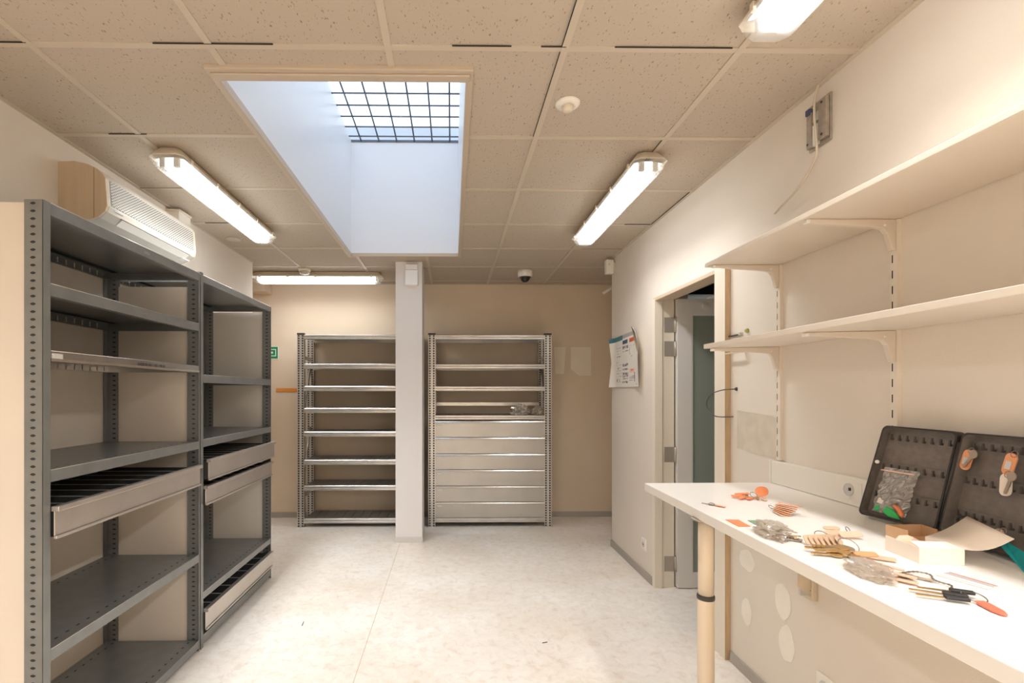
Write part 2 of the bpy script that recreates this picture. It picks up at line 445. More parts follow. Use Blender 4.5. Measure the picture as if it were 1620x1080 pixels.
# marks on the walls
def wall_poly(name, pts, m, parent, X=XR - .0012, jitter=0.0):
    b = MB(); b.face([(X, y, z) for y, z in pts]); return b.build(name, m, parent, normals=False)
def blob(cy, cz, ry, rz, seed, n=22):
    return [(cy + ry * math.cos(2 * PI * k / n) * (1 + .22 * noise.noise(Vector((math.cos(2 * PI * k / n) * 1.3, math.sin(2 * PI * k / n) * 1.3, seed)))),
             cz + rz * math.sin(2 * PI * k / n) * (1 + .22 * noise.noise(Vector((math.cos(2 * PI * k / n) * 1.3, math.sin(2 * PI * k / n) * 1.3, seed + 9))))) for k in range(n)]
for i, (y, z, ry, rz) in enumerate(((2.395, .548, .065, .05), (2.13, .465, .055, .075), (2.395, .305, .045, .06), (2.105, .295, .05, .075))):
    wall_poly('plaster_patch', blob(y, z, ry, rz, i * 3.1), M['patch'], wall_right)
wall_poly('faded_patch', [(2.475, 1.075), (2.475, 1.262), (2.42, 1.258), (2.20, 1.245), (2.165, 1.238), (2.168, 1.06), (2.30, 1.062)], M['fade'], wall_right)
def back_poly(name, pts, m):
    b = MB(); b.face([(x, YB - .0012, z) for x, z in pts]); return b.build(name, m, wall_back, normals=False)
back_poly('pale_patch', [(1.125, 1.55), (1.215, 1.55), (1.235, 1.84), (1.105, 1.84)], M['pale'])
back_poly('pale_patch', [(1.29, 1.60), (1.38, 1.53), (1.51, 1.53), (1.51, 1.84), (1.29, 1.84)], M['pale'])

# skylight: lined shaft, trim, curb, glazing
sk = struct(empty('window_1', ((SX0 + SX1) / 2, (SY0 + SY1) / 2, ZC)))
t = .02
w = MB()
w.box(SX0 - t, SY0 - t, ZC, SX0, SY1 + t, SZ); w.box(SX1, SY0 - t, ZC, SX1 + t, SY1 + t, SZ)
w.box(SX0, SY1, ZC, SX1, SY1 + t, SZ); w.box(SX0, SY0 - t, ZC, SX1, SY0, SZ)
w.build('shaft_lining', M['shaft'], sk)
w = MB()
w.box(SX0 - .004, SY1 - .004, ZC, SX0 + .004, SY1, SZ); w.build('corner_bead', M['white'], sk)
w = MB(); zt0, zt1 = ZC - .016, ZC + .02
w.box(OX0, OY0, zt0, OX1, SY0, zt1); w.box(OX0, SY1 - .004, zt0 + .008, OX1, OY1, zt1)
w.box(OX0, SY0, zt0, SX0 + .002, SY1, zt1); w.box(SX1 - .002, SY0, zt0, OX1, SY1, zt1)
w.box(OX0 + .012, OY0 + .022, zt0 - .008, OX1 - .012, SY0 + .002, zt0)
w.build('trim_frame', M['skytrim'], sk, bevel=.003)
w = MB(); z0, z1 = SZ, SZ + .11; q = .20; e = .05
w.box(SX0 - q - e, SY1 + .012, z0, SX1 + q + e, SY1 + .012 + e, z1); w.box(SX0 - q - e, SY0 - q - e, z0, SX1 + q + e, SY0 - q, z1)
w.box(SX0 - q - e, SY0 - q, z0, SX0 - q, SY1 + .012, z1); w.box(SX1 + q, SY0 - q, z0, SX1 + q + e, SY1 + .012, z1)
w.box(SX0 - q - e, SY0 - q - e, z0 - .02, SX0 - t, SY1 + .012 + e, z0); w.box(SX1 + t, SY0 - q - e, z0 - .02, SX1 + q + e, SY1 + .012 + e, z0)
w.box(SX0 - t, SY0 - q - e, z0 - .02, SX1 + t, SY0 - t, z0); w.box(SX0 - t, SY1 + t, z0 - .02, SX1 + t, SY1 + .012 + e, z0)
w.build('curb', M['curb'], sk)
w = MB(); nx, ny = 8, 16
def domez(u, v): return SZ + .112 + .16 * (math.sin(PI * u) * math.sin(PI * v)) ** 0.5
vv = [[w.bm.verts.new((SX0 - .25 + (SX1 - SX0 + .50) * i / nx, SY0 - .25 + (SY1 - SY0 + .312) * j / ny, domez(i / nx, j / ny))) for i in range(nx + 1)] for j in range(ny + 1)]
for j in range(ny):
    for i in range(nx): w.bm.faces.new((vv[j][i], vv[j][i + 1], vv[j + 1][i + 1], vv[j + 1][i])).smooth = True
w.build('glazing', M['sky'], sk)
# burglar grille in the shaft
gr = thing('security_grille', 'grey steel bar grille across the top of the skylight shaft', 'grille', ((SX0 + SX1) / 2, (SY0 + SY1) / 2, SZ))
zg = SZ - .012
for k in range(6):
    x = SX0 + .085 + .1515 * k
    MB().tube([(x, SY0, zg), (x, SY1, zg)], .0065, 8).build('bar', M['bar'], gr)
y = SY1 - .10
while y > SY0 + .03:
    MB().tube([(SX0, y, zg - .010), (SX1 - .0, y, zg - .010)], .0058, 8).build('cross_bar', M['bar'], gr); y -= .1525
w = MB(); w.box(SX0, SY1 - .010, zg - .010, SX1, SY1 - .0, zg + .006); w.build('edge_bar', M['bar'], gr)

# ------------------------------------------------------------------ door
dr = struct(empty('door_1', (XR + .06, DY1, 0)))
w = MB()
w.box(XR - .012, DY1 - .022, 0, XR + .045, DY1 + .02, DZ + .002)                # far jamb, front rebate
w.box(XR + .045, DY1 - .008, 0, XR + WT + .002, DY1 + .02, DZ + .002)
w.box(XR - .028, DY0 - .105, 0, XR - .0005, DY0, DZ)                              # near casing
w.box(XR, DY0 - .02, 0, XR + WT, DY0, DZ)
w.build('jamb', M['frame'], dr, bevel=.003)
w = MB(); w.box(XR - .0285, DY0 - .1065, 0, XR - .001, DY0 - .1045, DZ); w.build('casing_edge', M['rawwood'], dr)
w = MB(); w.box(XR - .006, DY0, DZ - .012, XR + .05, DY1 + .02, DZ + .012); w.box(XR + .05, DY0, DZ - .002, XR + WT + .002, DY1, DZ + .012)
w.build('head', M['headsoffit'], dr, bevel=.003)
lx0, lx1, ly0, ly1, lz0, lz1 = 1.548, 2.39, 3.452, 3.492, .008, 1.990
gx0, gx1, gz0, gz1 = 1.648, 2.29, .105, 1.885
w = MB()
w.box(lx0, ly0, lz0, gx0, ly1, lz1); w.box(gx1, ly0, lz0, lx1, ly1, lz1)
w.box(gx0, ly0, lz0, gx1, ly1, gz0); w.box(gx0, ly0, gz1, gx1, ly1, lz1)
w.build('leaf', M['door'], dr)
w = MB(); w.box(gx0, ly0 + .014, gz0, gx1, ly0 + .024, gz1); w.build('glass_pane', M['glass'], dr)
w = MB()
for (x0, z0, x1, z1) in ((gx0, gz0, gx0 + .008, gz1), (gx0 + .008, gz0, gx1, gz0 + .008), (gx0 + .008, gz1 - .008, gx1, gz1)):
    w.box(x0, ly0 + .003, z0, x1, ly0 + .013, z1)
w.build('glazing_bead', M['door'], dr)
for z in (1.815, 1.65, .92, .165):
    w = MB(); w.box(XR + .062, DY1 - .0105, z - .052, XR + .128, DY1 - .008, z + .052); w.tube([(XR + .136, DY1 - .016, z - .05), (XR + .136, DY1 - .016, z + .05)], .0085, 10)
    w.build('hinge', M['hinge'], dr)
w = MB(); w.box(1.72, ly0 - .012, 1.925, 1.755, ly0, 1.955); w.build('closer_shoe', M['door'], dr)
w = MB(); w.tube([(1.745, ly0 - .01, 1.995), (1.83, ly0 - .08, 2.02), (1.95, ly0 - .22, 2.02)], .007, 8); w.build('closer_arm', M['white'], dr)

# corridor beyond the door
w = MB(); w.box(XRR + .1, 1.2, -.1, 4.0, 9, 0)
struct(w.build('floor_corridor', M['floor']))
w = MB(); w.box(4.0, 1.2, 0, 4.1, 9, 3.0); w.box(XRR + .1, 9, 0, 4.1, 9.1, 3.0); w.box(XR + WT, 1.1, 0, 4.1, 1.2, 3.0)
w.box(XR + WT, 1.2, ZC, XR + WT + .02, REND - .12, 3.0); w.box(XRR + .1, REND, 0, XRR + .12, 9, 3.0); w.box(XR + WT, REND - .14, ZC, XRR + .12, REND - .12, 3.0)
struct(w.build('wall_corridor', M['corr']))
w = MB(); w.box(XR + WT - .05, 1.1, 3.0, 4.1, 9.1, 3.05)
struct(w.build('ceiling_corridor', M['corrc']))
tag(MB().tube([(2.06, 5.3, 2.36), (3.6, 5.3, 2.36)], .02, 10).build('conduit_pipe', M['pipe']), 'white conduit seen over the open door, lower of the pair', 'pipe')
tag(MB().tube([(2.06, 6.2, 2.72), (3.6, 6.2, 2.72)], .03, 10).build('conduit_pipe', M['pipe']), 'white conduit seen over the open door, higher and farther back', 'pipe')
w = MB()
for k in range(18): w.box(2.05 + .09 * k, 5.0, 2.262, 2.09 + .09 * k, 5.1, 2.275)
w.box(2.05, 4.99, 2.25, 3.7, 5.0, 2.30); w.box(2.05, 5.10, 2.25, 3.7, 5.11, 2.30)
tag(w.build('cable_tray', M['pipe']), 'perforated white cable tray in the dark space above the open door', 'cable tray')

# ------------------------------------------------------------------ fluorescent lamps
def lamp(label, cx, cy, L, ax, watts, spread=150.0, glow='tube', ztop=ZC - .005):
    """ax 'Y': tube along y"""
    r = thing('ceiling_lamp', label, 'lamp', (cx, cy, ztop), 'tube lamps on the ceiling')
    def P(u, v, z): return (cx + v, cy + u, ztop + z) if ax == 'Y' else (cx + u, cy + v, ztop + z)
    h = L / 2
    def ring(hl, hw, z, ch):
        pts = [(-hl + ch, -hw), (hl - ch, -hw), (hl, -hw + ch), (hl, hw - ch), (hl - ch, hw), (-hl + ch, hw), (-hl, hw - ch), (-hl, -hw + ch)]
        return [P(u, v, z) for u, v in pts]
    def loft(mb, rings, cap0=True, cap1=True):
        V = [[mb.bm.verts.new(p) for p in rg] for rg in rings]
        for A, B in zip(V, V[1:]):
            n = len(A)
            for k in range(n): mb.bm.faces.new((A[k], A[(k + 1) % n], B[(k + 1) % n], B[k]))
        if cap0: mb.bm.faces.new(V[0])
        if cap1: mb.bm.faces.new(V[-1])
    w = MB(); loft(w, [ring(h - .035, .052, 0, .02), ring(h - .012, .072, -.028, .024), ring(h - .004, .080, -.040, .026), ring(h, .083, -.042, .026), ring(h, .083, -.048, .026)], True, False)
    w.build('housing', M['lampbody'], r)
    w = MB(); loft(w, [ring(h - .002, .081, -.046, .026), ring(h - .006, .077, -.062, .026), ring(h - .022, .060, -.092, .024), ring(h - .035, .040, -.100, .02)], False, True)
    w.build('diffuser', M['cover'], r)
    w = MB()
    for (v0, z0, v1, z1) in ((-.070, -.049, -.03, -.040), (-.03, -.040, .03, -.040), (.03, -.040, .070, -.049)):
        w.face([P(-h + .05, v0, z0), P(h - .05, v0, z0), P(h - .05, v1, z1), P(-h + .05, v1, z1)])
    w.build('reflector', M['reflector'], r, normals=False)
    for v in (-.033, .033):
        MB().tube([P(-h + .068, v, -.066), P(h - .068, v, -.066)], .0130, 12).build('tube', M[glow], r)
        for s in (-1, 1):
            a, bq = P(s * (h - .066), v - .013, -.086), P(s * (h - .046), v + .013, -.042)
            MB().box(*[min(a[i], bq[i]) for i in range(3)], *[max(a[i], bq[i]) for i in range(3)]).build('lamp_holder', M['holder'], r, bevel=.003)
    la = bpy.data.lights.new('added_down_light', 'AREA'); la.shape = 'RECTANGLE'; la.size = L - .16; la.size_y = .085  # added downward light inside the cover, besides the glowing tubes
    la.energy = watts; la.color = (.97, .985, 1.0); la.spread = math.radians(spread)
    lo_ = bpy.data.objects.new('added_down_light', la); COL.objects.link(lo_); lo_.parent = r; lo_.location = (0, 0, -.094)
    lo_.rotation_euler = (0, 0, PI / 2 if ax == 'Y' else 0)
    n = 5
    for i in range(n):
        u = -h + .10 + (L - .2) * i / (n - 1)
        for s in (-1, 1):
            a, bq = P(u - .009, s * .079, -.058), P(u + .009, s * .089, -.032)
            MB().box(*[min(a[k], bq[k]) for k in range(3)], *[max(a[k], bq[k]) for k in range(3)]).build('clip', M['lampbody'], r, bevel=.002)
    return r
lamp('lit twin tube lamp beside the skylight above the grey storage racks', -1.355, 3.045, 1.31, 'Y', 22, 115)
lamp('lit twin tube lamp on the ceiling nearest the door', .958, 3.06, 1.31, 'Y', 10, 138)
lamp('lit twin tube lamp cut off by the upper picture edge above the wall shelves', .958, .905, 1.31, 'Y', 9, 128)
lamp('lit tube lamp along the back wall beside the pillar', -1.315, 4.965, 1.27, 'X', 8, 168)
lamp('added unseen twin tube lamp behind the viewer on the worktop side', .958, -1.25, 1.31, 'Y', 50, 165)  # added out of view to brighten the near end
lamp('added unseen twin tube lamp behind the viewer on the rack side', -1.355, -1.25, 1.31, 'Y', 50, 165)  # its partner, likewise added and unseen

# ------------------------------------------------------------------ ceiling and wall devices
def disc(name, label, cat, c, prof, m, parts=()):
    r = thing(name, label, cat, c)
    MB().lathe(prof, c).build('base', m, r)
    for pn, pp, pm, off in parts: MB().lathe(pp, (c[0] + off[0], c[1] + off[1], c[2] + off[2])).build(pn, pm, r)
    return r
disc('motion_detector', 'round white motion detector on the ceiling tile between skylight and door lamp', 'detector', (.467, 2.04, ZC),
     [(.050, .0), (.050, -.004), (.044, -.012), (.03, -.014)], M['white'], [('lens', [(.024, -.012), (.022, -.03), (.012, -.036), (.004, -.037)], M['lampbody'], (0, 0, 0))])
disc('smoke_detector', 'round cream smoke detector hanging at the lamp along the back wall', 'detector', (-1.395, 4.80, ZC),
     [(.056, 0), (.056, -.018), (.05, -.03)], M['lampbody'], [('chamber', [(.05, -.03), (.044, -.05), (.03, -.056), (.005, -.057)], M['ac'], (0, 0, 0))])
r = thing('ceiling_plate', 'flat round cover plate on the ceiling beside the lamp over the racks', 'plate', (-1.668, 3.88, ZC))
MB().lathe([(.052, 0), (.052, -.006), (.045, -.009), (.01, -.009)], (-1.668, 3.88, ZC)).build('rim', M['tee'], r)
r = disc('ceiling_camera', 'white dome security camera with smoked dome on the ceiling by the back wall', 'camera', (.705, 4.87, ZC),
     [(.070, 0), (.072, -.02), (.071, -.052), (.055, -.062)], M['white'], [('camera_dome', [(.046, -.060), (.045, -.072), (.036, -.096), (.02, -.108), (.003, -.111)], M['dome'], (0, 0, 0)),
     ('dome_ring', [(.056, -.058), (.056, -.066), (.046, -.070)], M['black'], (0, 0, 0))])
r = thing('alarm_sensor', 'small white alarm sensor box high on the end of the door wall', 'sensor', (1.37, 4.36, 2.36))
MB().box(1.325, 4.33, 2.372, 1.393, 4.39, 2.492).build('body', M['white'], r, bevel=.008)
MB().lathe([(.007, 0), (.006, -.003), (.002, -.004)], (1.35, 4.33, 2.45), 10, 'Y').build('lens', M['holder'], r)
MB().box(1.393, 4.345, 2.39, XR, 4.375, 2.47).build('back_plate', M['lampbody'], r)
r = thing('angled_bracket', 'small white angled arm sticking out past the end of the door wall', 'bracket', (1.56, REND, 2.33))
MB().tube([(1.475, 4.92, 2.315), (1.60, 4.92, 2.395)], .013, 8).build('arm', M['white'], r)
MB().box(1.59, 4.90, 2.37, XRR, 4.94, 2.42).build('wall_mount', M['white'], r)
r = thing('sounder_box', 'white two-tier plastic box fixed high on the pillar', 'alarm box', (-.362, 4.55, 2.30))
MB().box(-.416, 4.50, 2.438, -.308, 4.55, 2.487).build('upper_box', M['boxwhite'], r, bevel=.004)
MB().box(-.418, 4.495, 2.306, -.306, 4.55, 2.435).build('lower_box', M['boxwhite'], r, bevel=.004)
r = thing('junction_box', 'small white junction box on the wall over the air conditioner', 'junction box', (XL, 3.27, 2.42))
MB().box(XL, 3.20, 2.415, XL + .085, 3.34, 2.49).build('body', M['white'], r, bevel=.004)
MB().box(XL, 3.195, 2.49, XL + .09, 3.345, 2.502).build('lid', M['lampbody'], r, bevel=.002)

# air conditioner
r = thing('air_conditioner', 'beige wall air conditioner above the grey storage racks', 'air conditioner', (XL, 2.72, 2.14))
prof = [(0, 2.405), (.07, 2.408), (.13, 2.396), (.175, 2.374), (.203, 2.348), (.2135, 2.330), (.222, 2.205), (.213, 2.180), (.182, 2.152), (.13, 2.138), (0, 2.138)]
w = MB(); w.prism([(XL + x, 2.345, z) for x, z in prof], (0, .78, 0)); w.build('shell', M['ac'], r, bevel=.004)
w = MB(); w.prism([(XL + x * 1.004, 2.331, z) for x, z in prof], (0, .014, 0)); w.build('end_cap', M['acside'], r, bevel=.003)
w = MB(); w.prism([(XL + x * 1.004, 3.125, z) for x, z in prof], (0, .012, 0)); w.build('end_cap', M['acside'], r, bevel=.003)
w = MB(); w.face([(XL + .2237, 2.362, 2.212), (XL + .2237, 3.112, 2.212), (XL + .2157, 3.112, 2.328), (XL + .2157, 2.362, 2.328)])
w.build('intake_grille', M['acgrille'], r, normals=False)
w = MB(); w.box(XL + .163, 2.3302, 2.146, XL + .1645, 2.3312, 2.378); w.build('cover_seam', M['wire'], r)
w = MB(); w.box(XL + .2190, 2.385, 2.196, XL + .2212, 2.45, 2.203); w.build('badge', M['inkgrey'], r)
w = MB(); w.prism([(XL + .2125, 2.45, 2.1770), (XL + .184, 2.45, 2.1520), (XL + .185, 2.45, 2.1500), (XL + .2145, 2.45, 2.1755)], (0, .62, 0)); w.build('air_flap', M['white'], r)
w = MB(); w.prism([(XL + .2120, 2.44, 2.181), (XL + .2120, 2.44, 2.178), (XL + .2135, 2.44, 2.1775), (XL + .2145, 2.44, 2.181)], (0, .64, 0)); w.build('panel_gap', M['wire'], r)
w = MB(); w.box(XL + .165, 3.03, 2.146, XL + .20, 3.10, 2.150); w.build('display_panel', M['labelw'], r)

# ------------------------------------------------------------------ dark grey storage racks on the left
XF = -1.318
def grey_post(root, X0, X1, Y, s, z1, bw, fx, cfrac=.5):
    """perforated flange in the plane Y between X0 and X1, folded leg of width bw along y at x = fx; s = +1 folds away from the viewer"""
    w = MB()
    H = z1 - .0
    w.slots((X0, Y, 0), (X1 - X0, 0, 0), (0, 0, H), .025, (X1 - X0) * cfrac, .010, .0042, 'hex')
    w.face([(X0, Y, 0), (X0, Y + s * .008, 0), (X0, Y + s * .008, H), (X0, Y, H)])
    lo, hi = sorted((Y, Y + s * bw))
    w.box(fx - .0018 if fx == X1 else fx, lo, 0, fx if fx == X1 else fx + .0018, hi, H)
    o = w.build('post', M['rack'], root, normals=False)
    w = MB(); w.box(X0 + .003, Y + .0025, .002, X1 - .003, Y + .0035, H - .002); w.build('post_hole_shade', M['slotshade'], o)  # dark sheet as painted shade behind the holes
    return o
def grey_shelf(root, y0, y1, z, lip=.040, m='rack', front=XF - .001, double=False):
    """folded sheet-steel shelf: slotted top, deep front lip, slotted rear lip"""
    xb = XL + .01; w = MB()
    w.slots((front - .07, y0, z), (.05, 0, 0), (0, y1 - y0, 0), .05, .028, .0035, .0072)
    w.face([(front - .02, y0, z), (front, y0, z), (front, y1, z), (front - .02, y1, z)])
    w.face([(xb + .07, y0, z), (front - .07, y0, z), (front - .07, y1, z), (xb + .07, y1, z)])
    w.slots((xb + .02, y0, z), (.05, 0, 0), (0, y1 - y0, 0), .05, .022, .0035, .0072)
    w.mi = 1; w.face([(front - .06, y0 + .002, z - .003), (front - .025, y0 + .002, z - .003), (front - .025, y1 - .002, z - .003), (front - .06, y1 - .002, z - .003)])  # dark strips under the slots, painted shade
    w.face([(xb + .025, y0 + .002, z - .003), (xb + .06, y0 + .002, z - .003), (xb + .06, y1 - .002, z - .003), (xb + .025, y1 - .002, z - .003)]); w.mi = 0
    w.face([(xb, y0, z), (xb + .02, y0, z), (xb + .02, y1, z), (xb, y1, z)])
    w.face([(front, y0, z), (front, y1, z), (front, y1, z - lip), (front, y0, z - lip)])
    w.face([(front, y0, z - lip), (front, y1, z - lip), (front - .022, y1, z - lip), (front - .022, y0, z - lip)])
    w.slots((xb, y0, z - lip), (0, y1 - y0, 0), (0, 0, lip), lip, .03, .004, lip * .3) if False else None
    n = int((y1 - y0) / .05)
    for i in range(n):
        a = y0 + (y1 - y0) * i / n; p = (y1 - y0) / n
        w.slots((xb, a, z - lip), (0, p, 0), (0, 0, lip), lip, p / 2, .004, lip * .30)
    for y in (y0, y1): w.face([(xb, y, z), (front, y, z), (front, y, z - lip), (xb, y, z - lip)])
    w.face([(xb, y0, z - lip), (xb, y1, z - lip), (xb + .02, y1, z - lip), (xb + .02, y0, z - lip)])
    o = w.build('shelf', [M[m], M['slotshade']], root, normals=False)
    w = MB(); w.tube([(front, y0, z), (front, y1, z)], .0012, 6); w.build('edge_fold', M['lip' if m != 'rack' else 'galv'], o)
    if double:
        w = MB(); w.box(front, y0, z - lip, front + .003, y1, z - lip + .009); w.build('lower_fold', M['lip'], o)
    return o
def grey_drawer(root, y0, y1, z0, z1, x=-1.306, nd=8):
    t = .0012; xb = XL + .05; w = MB()
    w.box(x - .004, y0, z0 + .010, x, y1, z1 - .012)                      # front plate
    w.box(x - .004, y0, z0, x + .007, y1, z0 + .010)                      # bottom roll
    w.box(x - .012, y0, z1 - .017, x + .014, y1, z1)                      # top lip
    f = w.build('drawer', M['drawer'], root, bevel=.002)
    w = MB(); w.box(xb, y0 + .012, z0 + .004, x - .004, y1 - .012, z0 + .006)
    w.box(xb, y0 + .012, z0 + .006, x - .004, y0 + .014, z1 - .012); w.box(xb, y1 - .014, z0 + .006, x - .004, y1 - .012, z1 - .012)
    w.box(xb - .002, y0 + .012, z0 + .006, xb, y1 - .012, z1 - .012)
    w.build('tray', M['trayshade'], f)
    for k in range(1, nd):
        y = y0 + (y1 - y0) * k / nd
        w = MB(); w.box(xb + .002, y - .001, z0 + .007, x - .014, y + .001, z1 - .016); w.mi = 1; w.box(xb + .002, y - .003, z1 - .016, x - .014, y + .003, z1 - .014)
        w.build('divider', [M['trayshade'], M['divider']], f)
    return f
# near rack
r = thing('storage_rack', 'dark grey steel rack nearest the viewer with one slim drawer below the middle shelf', 'rack', (-1.56, 2.15, 0), 'grey steel racks along the side wall')
ya, yb = 1.645, 2.656
grey_post(r, -1.378, XF, ya, 1, 1.972, .031, XF, .47); grey_post(r, XL + .003, -1.738, ya + .001, 1, 1.972, .03, XL + .003)
grey_post(r, -1.378, XF, yb, -1, 1.972, .008, XF, .47); grey_post(r, XL + .003, -1.738, yb, -1, 1.972, .03, XL + .003, .62)
w = MB(); w.box(XL + .003, ya + .0105, .03, -1.372, ya + .016, 1.966); w.build('side_panel', M['cream'], r)
w = MB(); w.box(XL + .003, yb + .0042, .03, -1.325, yb + .0075, 1.90); w.build('side_panel', M['cream'], r)
s0, s1 = ya + .033, yb - .007
grey_shelf(r, s0, s1, 1.972); grey_shelf(r, s0, s1, 1.708); s3 = grey_shelf(r, s0, s1, 1.487, .034, 'galv', double=True)
grey_shelf(r, s0, s1, 1.095); grey_shelf(r, s0, s1, .506); grey_shelf(r, s0, s1, .058)
dw = grey_drawer(r, s0, s1 - .01, .868, .975)
w = MB(); w.box(XF - .0008, s0 + .004, 1.461, XF + .0008, s0 + .05, 1.479); w.build('label_holder', M['labelw'], s3)
# writing stamped on the shelf lips (reads along +y on a face that looks towards +x)
def on_lip(y, z, X=XF + .0003): return Matrix(((0, 0, 1, X), (1, 0, 0, y), (0, 1, 0, z), (0, 0, 0, 1)))
text_mesh('stamped_text', 'ANDEON 301 / 1501 / 90110', .0165, on_lip(2.135, 1.4635), M['ink'], s3)
shelves = [o for o in r.children if o.name.startswith('shelf')]
text_mesh('embossed_text', 'bito', .024, on_lip(2.18, 1.945), M['lip'], shelves[0])
text_mesh('embossed_text', 'bito', .024, on_lip(2.16, 1.681), M['lip'], shelves[1])
# far rack
r = thing('storage_rack', 'dark grey steel rack farther from the viewer with three slim drawers', 'rack', (-1.56, 3.18, 0), 'grey steel racks along the side wall')
ya, yb = 2.667, 3.700
grey_post(r, -1.378, XF, ya, 1, 1.982, .028, XF, .47); grey_post(r, XL + .003, -1.738, ya + .001, 1, 1.98, .03, XL + .003)
grey_post(r, -1.378, XF, yb, -1, 1.972, .012, XF, .47); grey_post(r, XL + .003, -1.738, yb, -1, 1.972, .03, XL + .003, .62)
w = MB(); w.box(XL + .003, yb + .0042, .03, -1.325, yb + .0075, 1.93); w.build('side_panel', M['greypanel'], r)
s0, s1 = ya + .030, yb - .010
grey_shelf(r, s0, s1, 1.970, .036); grey_shelf(r, s0, s1, 1.443, .042); grey_shelf(r, s0, s1, 1.10); grey_shelf(r, s0, s1, .290, .036); grey_shelf(r, s0, s1, .062, .042)
grey_drawer(r, s0 + .012, s1 + .012, .880, .993, -1.296); grey_drawer(r, s0, s1 - .012, .750, .853); grey_drawer(r, s0, s1 - .006, .088, .202)

# ------------------------------------------------------------------ galvanised racks at the back
YG0, YG1 = 5.07, 5.462
def galv_post(root, x0, x1, y0, y1, h):
    w = MB(); m = (x0 + x1) / 2; gq = .004
    for a, bb in ((x0, m - gq), (m + gq, x1)):
        for yy in (y0, y1):
            w.slots((a, yy, 0), (bb - a, 0, 0), (0, 0, h), .025, (bb - a) / 2, .0075, .0080)
    for xx in (x0, x1):
        w.slots((xx, y0, 0), (0, y1 - y0, 0), (0, 0, h), .025, (y1 - y0) / 2, .0075, .0080)
    for yy, s in ((y0, 1), (y1, -1)):
        w.face([(m - gq, yy, 0), (m - gq, yy + s * .007, 0), (m - gq, yy + s * .007, h), (m - gq, yy, h)])
        w.face([(m + gq, yy, 0), (m + gq, yy + s * .007, 0), (m + gq, yy + s * .007, h), (m + gq, yy, h)])
        w.face([(m - gq, yy + s * .007, 0), (m + gq, yy + s * .007, 0), (m + gq, yy + s * .007, h), (m - gq, yy + s * .007, h)])
    o = w.build('post', M['galv'], root, normals=False)
    w = MB(); w.box(x0 + .006, y0 + .009, .003, x1 - .006, y1 - .009, h - .003); w.build('post_hole_shade', M['slotshade'], o)  # dark block as painted shade inside the perforated post
    w = MB(); w.box(x0 - .002, y0 - .002, h - .002, x1 + .002, y1 + .002, h + .017); w.build('post_cap', M['black'], o, bevel=.003)
    w = MB(); w.box(x0 - .002, y0 - .002, 0, x1 + .002, y1 + .002, .004); w.build('foot', M['galv'], o)
    return o
def galv_beam(root, x0, x1, z1, z0, y, name='beam', s=1):
    """rolled beam with a stepped face"""
    h = z1 - z0
    pr = [(0, z0), (-.004, z0 + .1 * h), (-.004, z0 + .38 * h), (.003, z0 + .48 * h), (-.002, z0 + .6 * h), (-.002, z0 + .88 * h), (.004, z1), (.03, z1), (.03, z0)]
    w = MB(); w.prism([(x0, y + s * a, z) for a, z in pr], (x1 - x0, 0, 0)); return w.build(name, M['galv'], root)
def galv_rack(label, x0, x1, levels, drawers):
    r = thing('storage_rack', label, 'rack', ((x0 + x1) / 2, 5.26, 0), 'galvanised racks at the back wall')
    h = 1.925; pw = .070
    for px in (x0, x1 - pw):
        galv_post(r, px, px + pw, YG0, YG0 + .045, h); galv_post(r, px, px + pw, YG1 - .045, YG1, h)
    for z1 in levels:
        galv_beam(r, x0 + pw, x1 - pw, z1, z1 - .049, YG0 + .006); galv_beam(r, x0 + pw, x1 - pw, z1, z1 - .049, YG1 - .006, 'rear_beam', -1)
        n = 12; X0, X1 = x0 + pw + .004, x1 - pw - .004
        w = MB(); p = (X1 - X0) / n
        for k in range(n):
            a, c2 = X0 + p * k, X0 + p * (k + 1)
            w.prism([(a + .0008, YG0 + .036, z1 - .004), (a + .004, YG0 + .036, z1), (c2 - .004, YG0 + .036, z1), (c2 - .0008, YG0 + .036, z1 - .004), (c2 - .0008, YG0 + .036, z1 - .018), (a + .0008, YG0 + .036, z1 - .018)], (0, YG1 - YG0 - .072, 0))
        w.build('deck', M['galvdeck'], r)
    for px in (x0 + .02, x1 - .05):
        for z in (1.70, .30):
            MB().box(px, YG0 + .047, z - .015, px + .03, YG1 - .047, z + .015).build('side_tie', M['galv'], r)
        for za, zb in ((.36, .98), (1.02, 1.62)):
            mm = MB(); mm.tube([(px + .015, YG0 + .05, za), (px + .015, YG1 - .05, zb)], .011, 8); mm.build('brace', M['galv'], r)
    for (zt_, zb_) in drawers:
        w = MB(); w.box(x0 + pw - .004, YG0 + .010, zb_ + .002, x1 - pw + .004, YG0 + .016, zt_ - .02)
        d = w.build('drawer', M['drawerfront'], r)
        w = MB(); w.prism([(x0 + pw - .004, YG0 - .006, zt_ - .020), (x0 + pw - .004, YG0 - .012, zt_ - .012), (x0 + pw - .004, YG0 - .008, zt_ - .002), (x0 + pw - .004, YG0 + .016, zt_ - .001), (x0 + pw - .004, YG0 + .016, zt_ - .022)], (x1 - x0 - 2 * pw + .008, 0, 0))
        w.build('grip_lip', M['lip'], d)
        w = MB(); w.box(x0 + pw + .02, YG0 + .0075, zt_ - .045, x0 + pw + .065, YG0 + .0098, zt_ - .034); w.build('name_label', M['labelw'], d)
        w = MB(); w.box(x0 + pw + .01, YG0 + .016, zb_ + .006, x1 - pw - .01, YG1 - .06, zb_ + .009); w.build('drawer_floor', M['galvdeck'], d)
    return r
galv_rack('open galvanised steel rack with eight bare shelves, partly behind the pillar', -1.548, -.31, [1.928, 1.634, 1.411, 1.192, .955, .673, .416, .086], [])
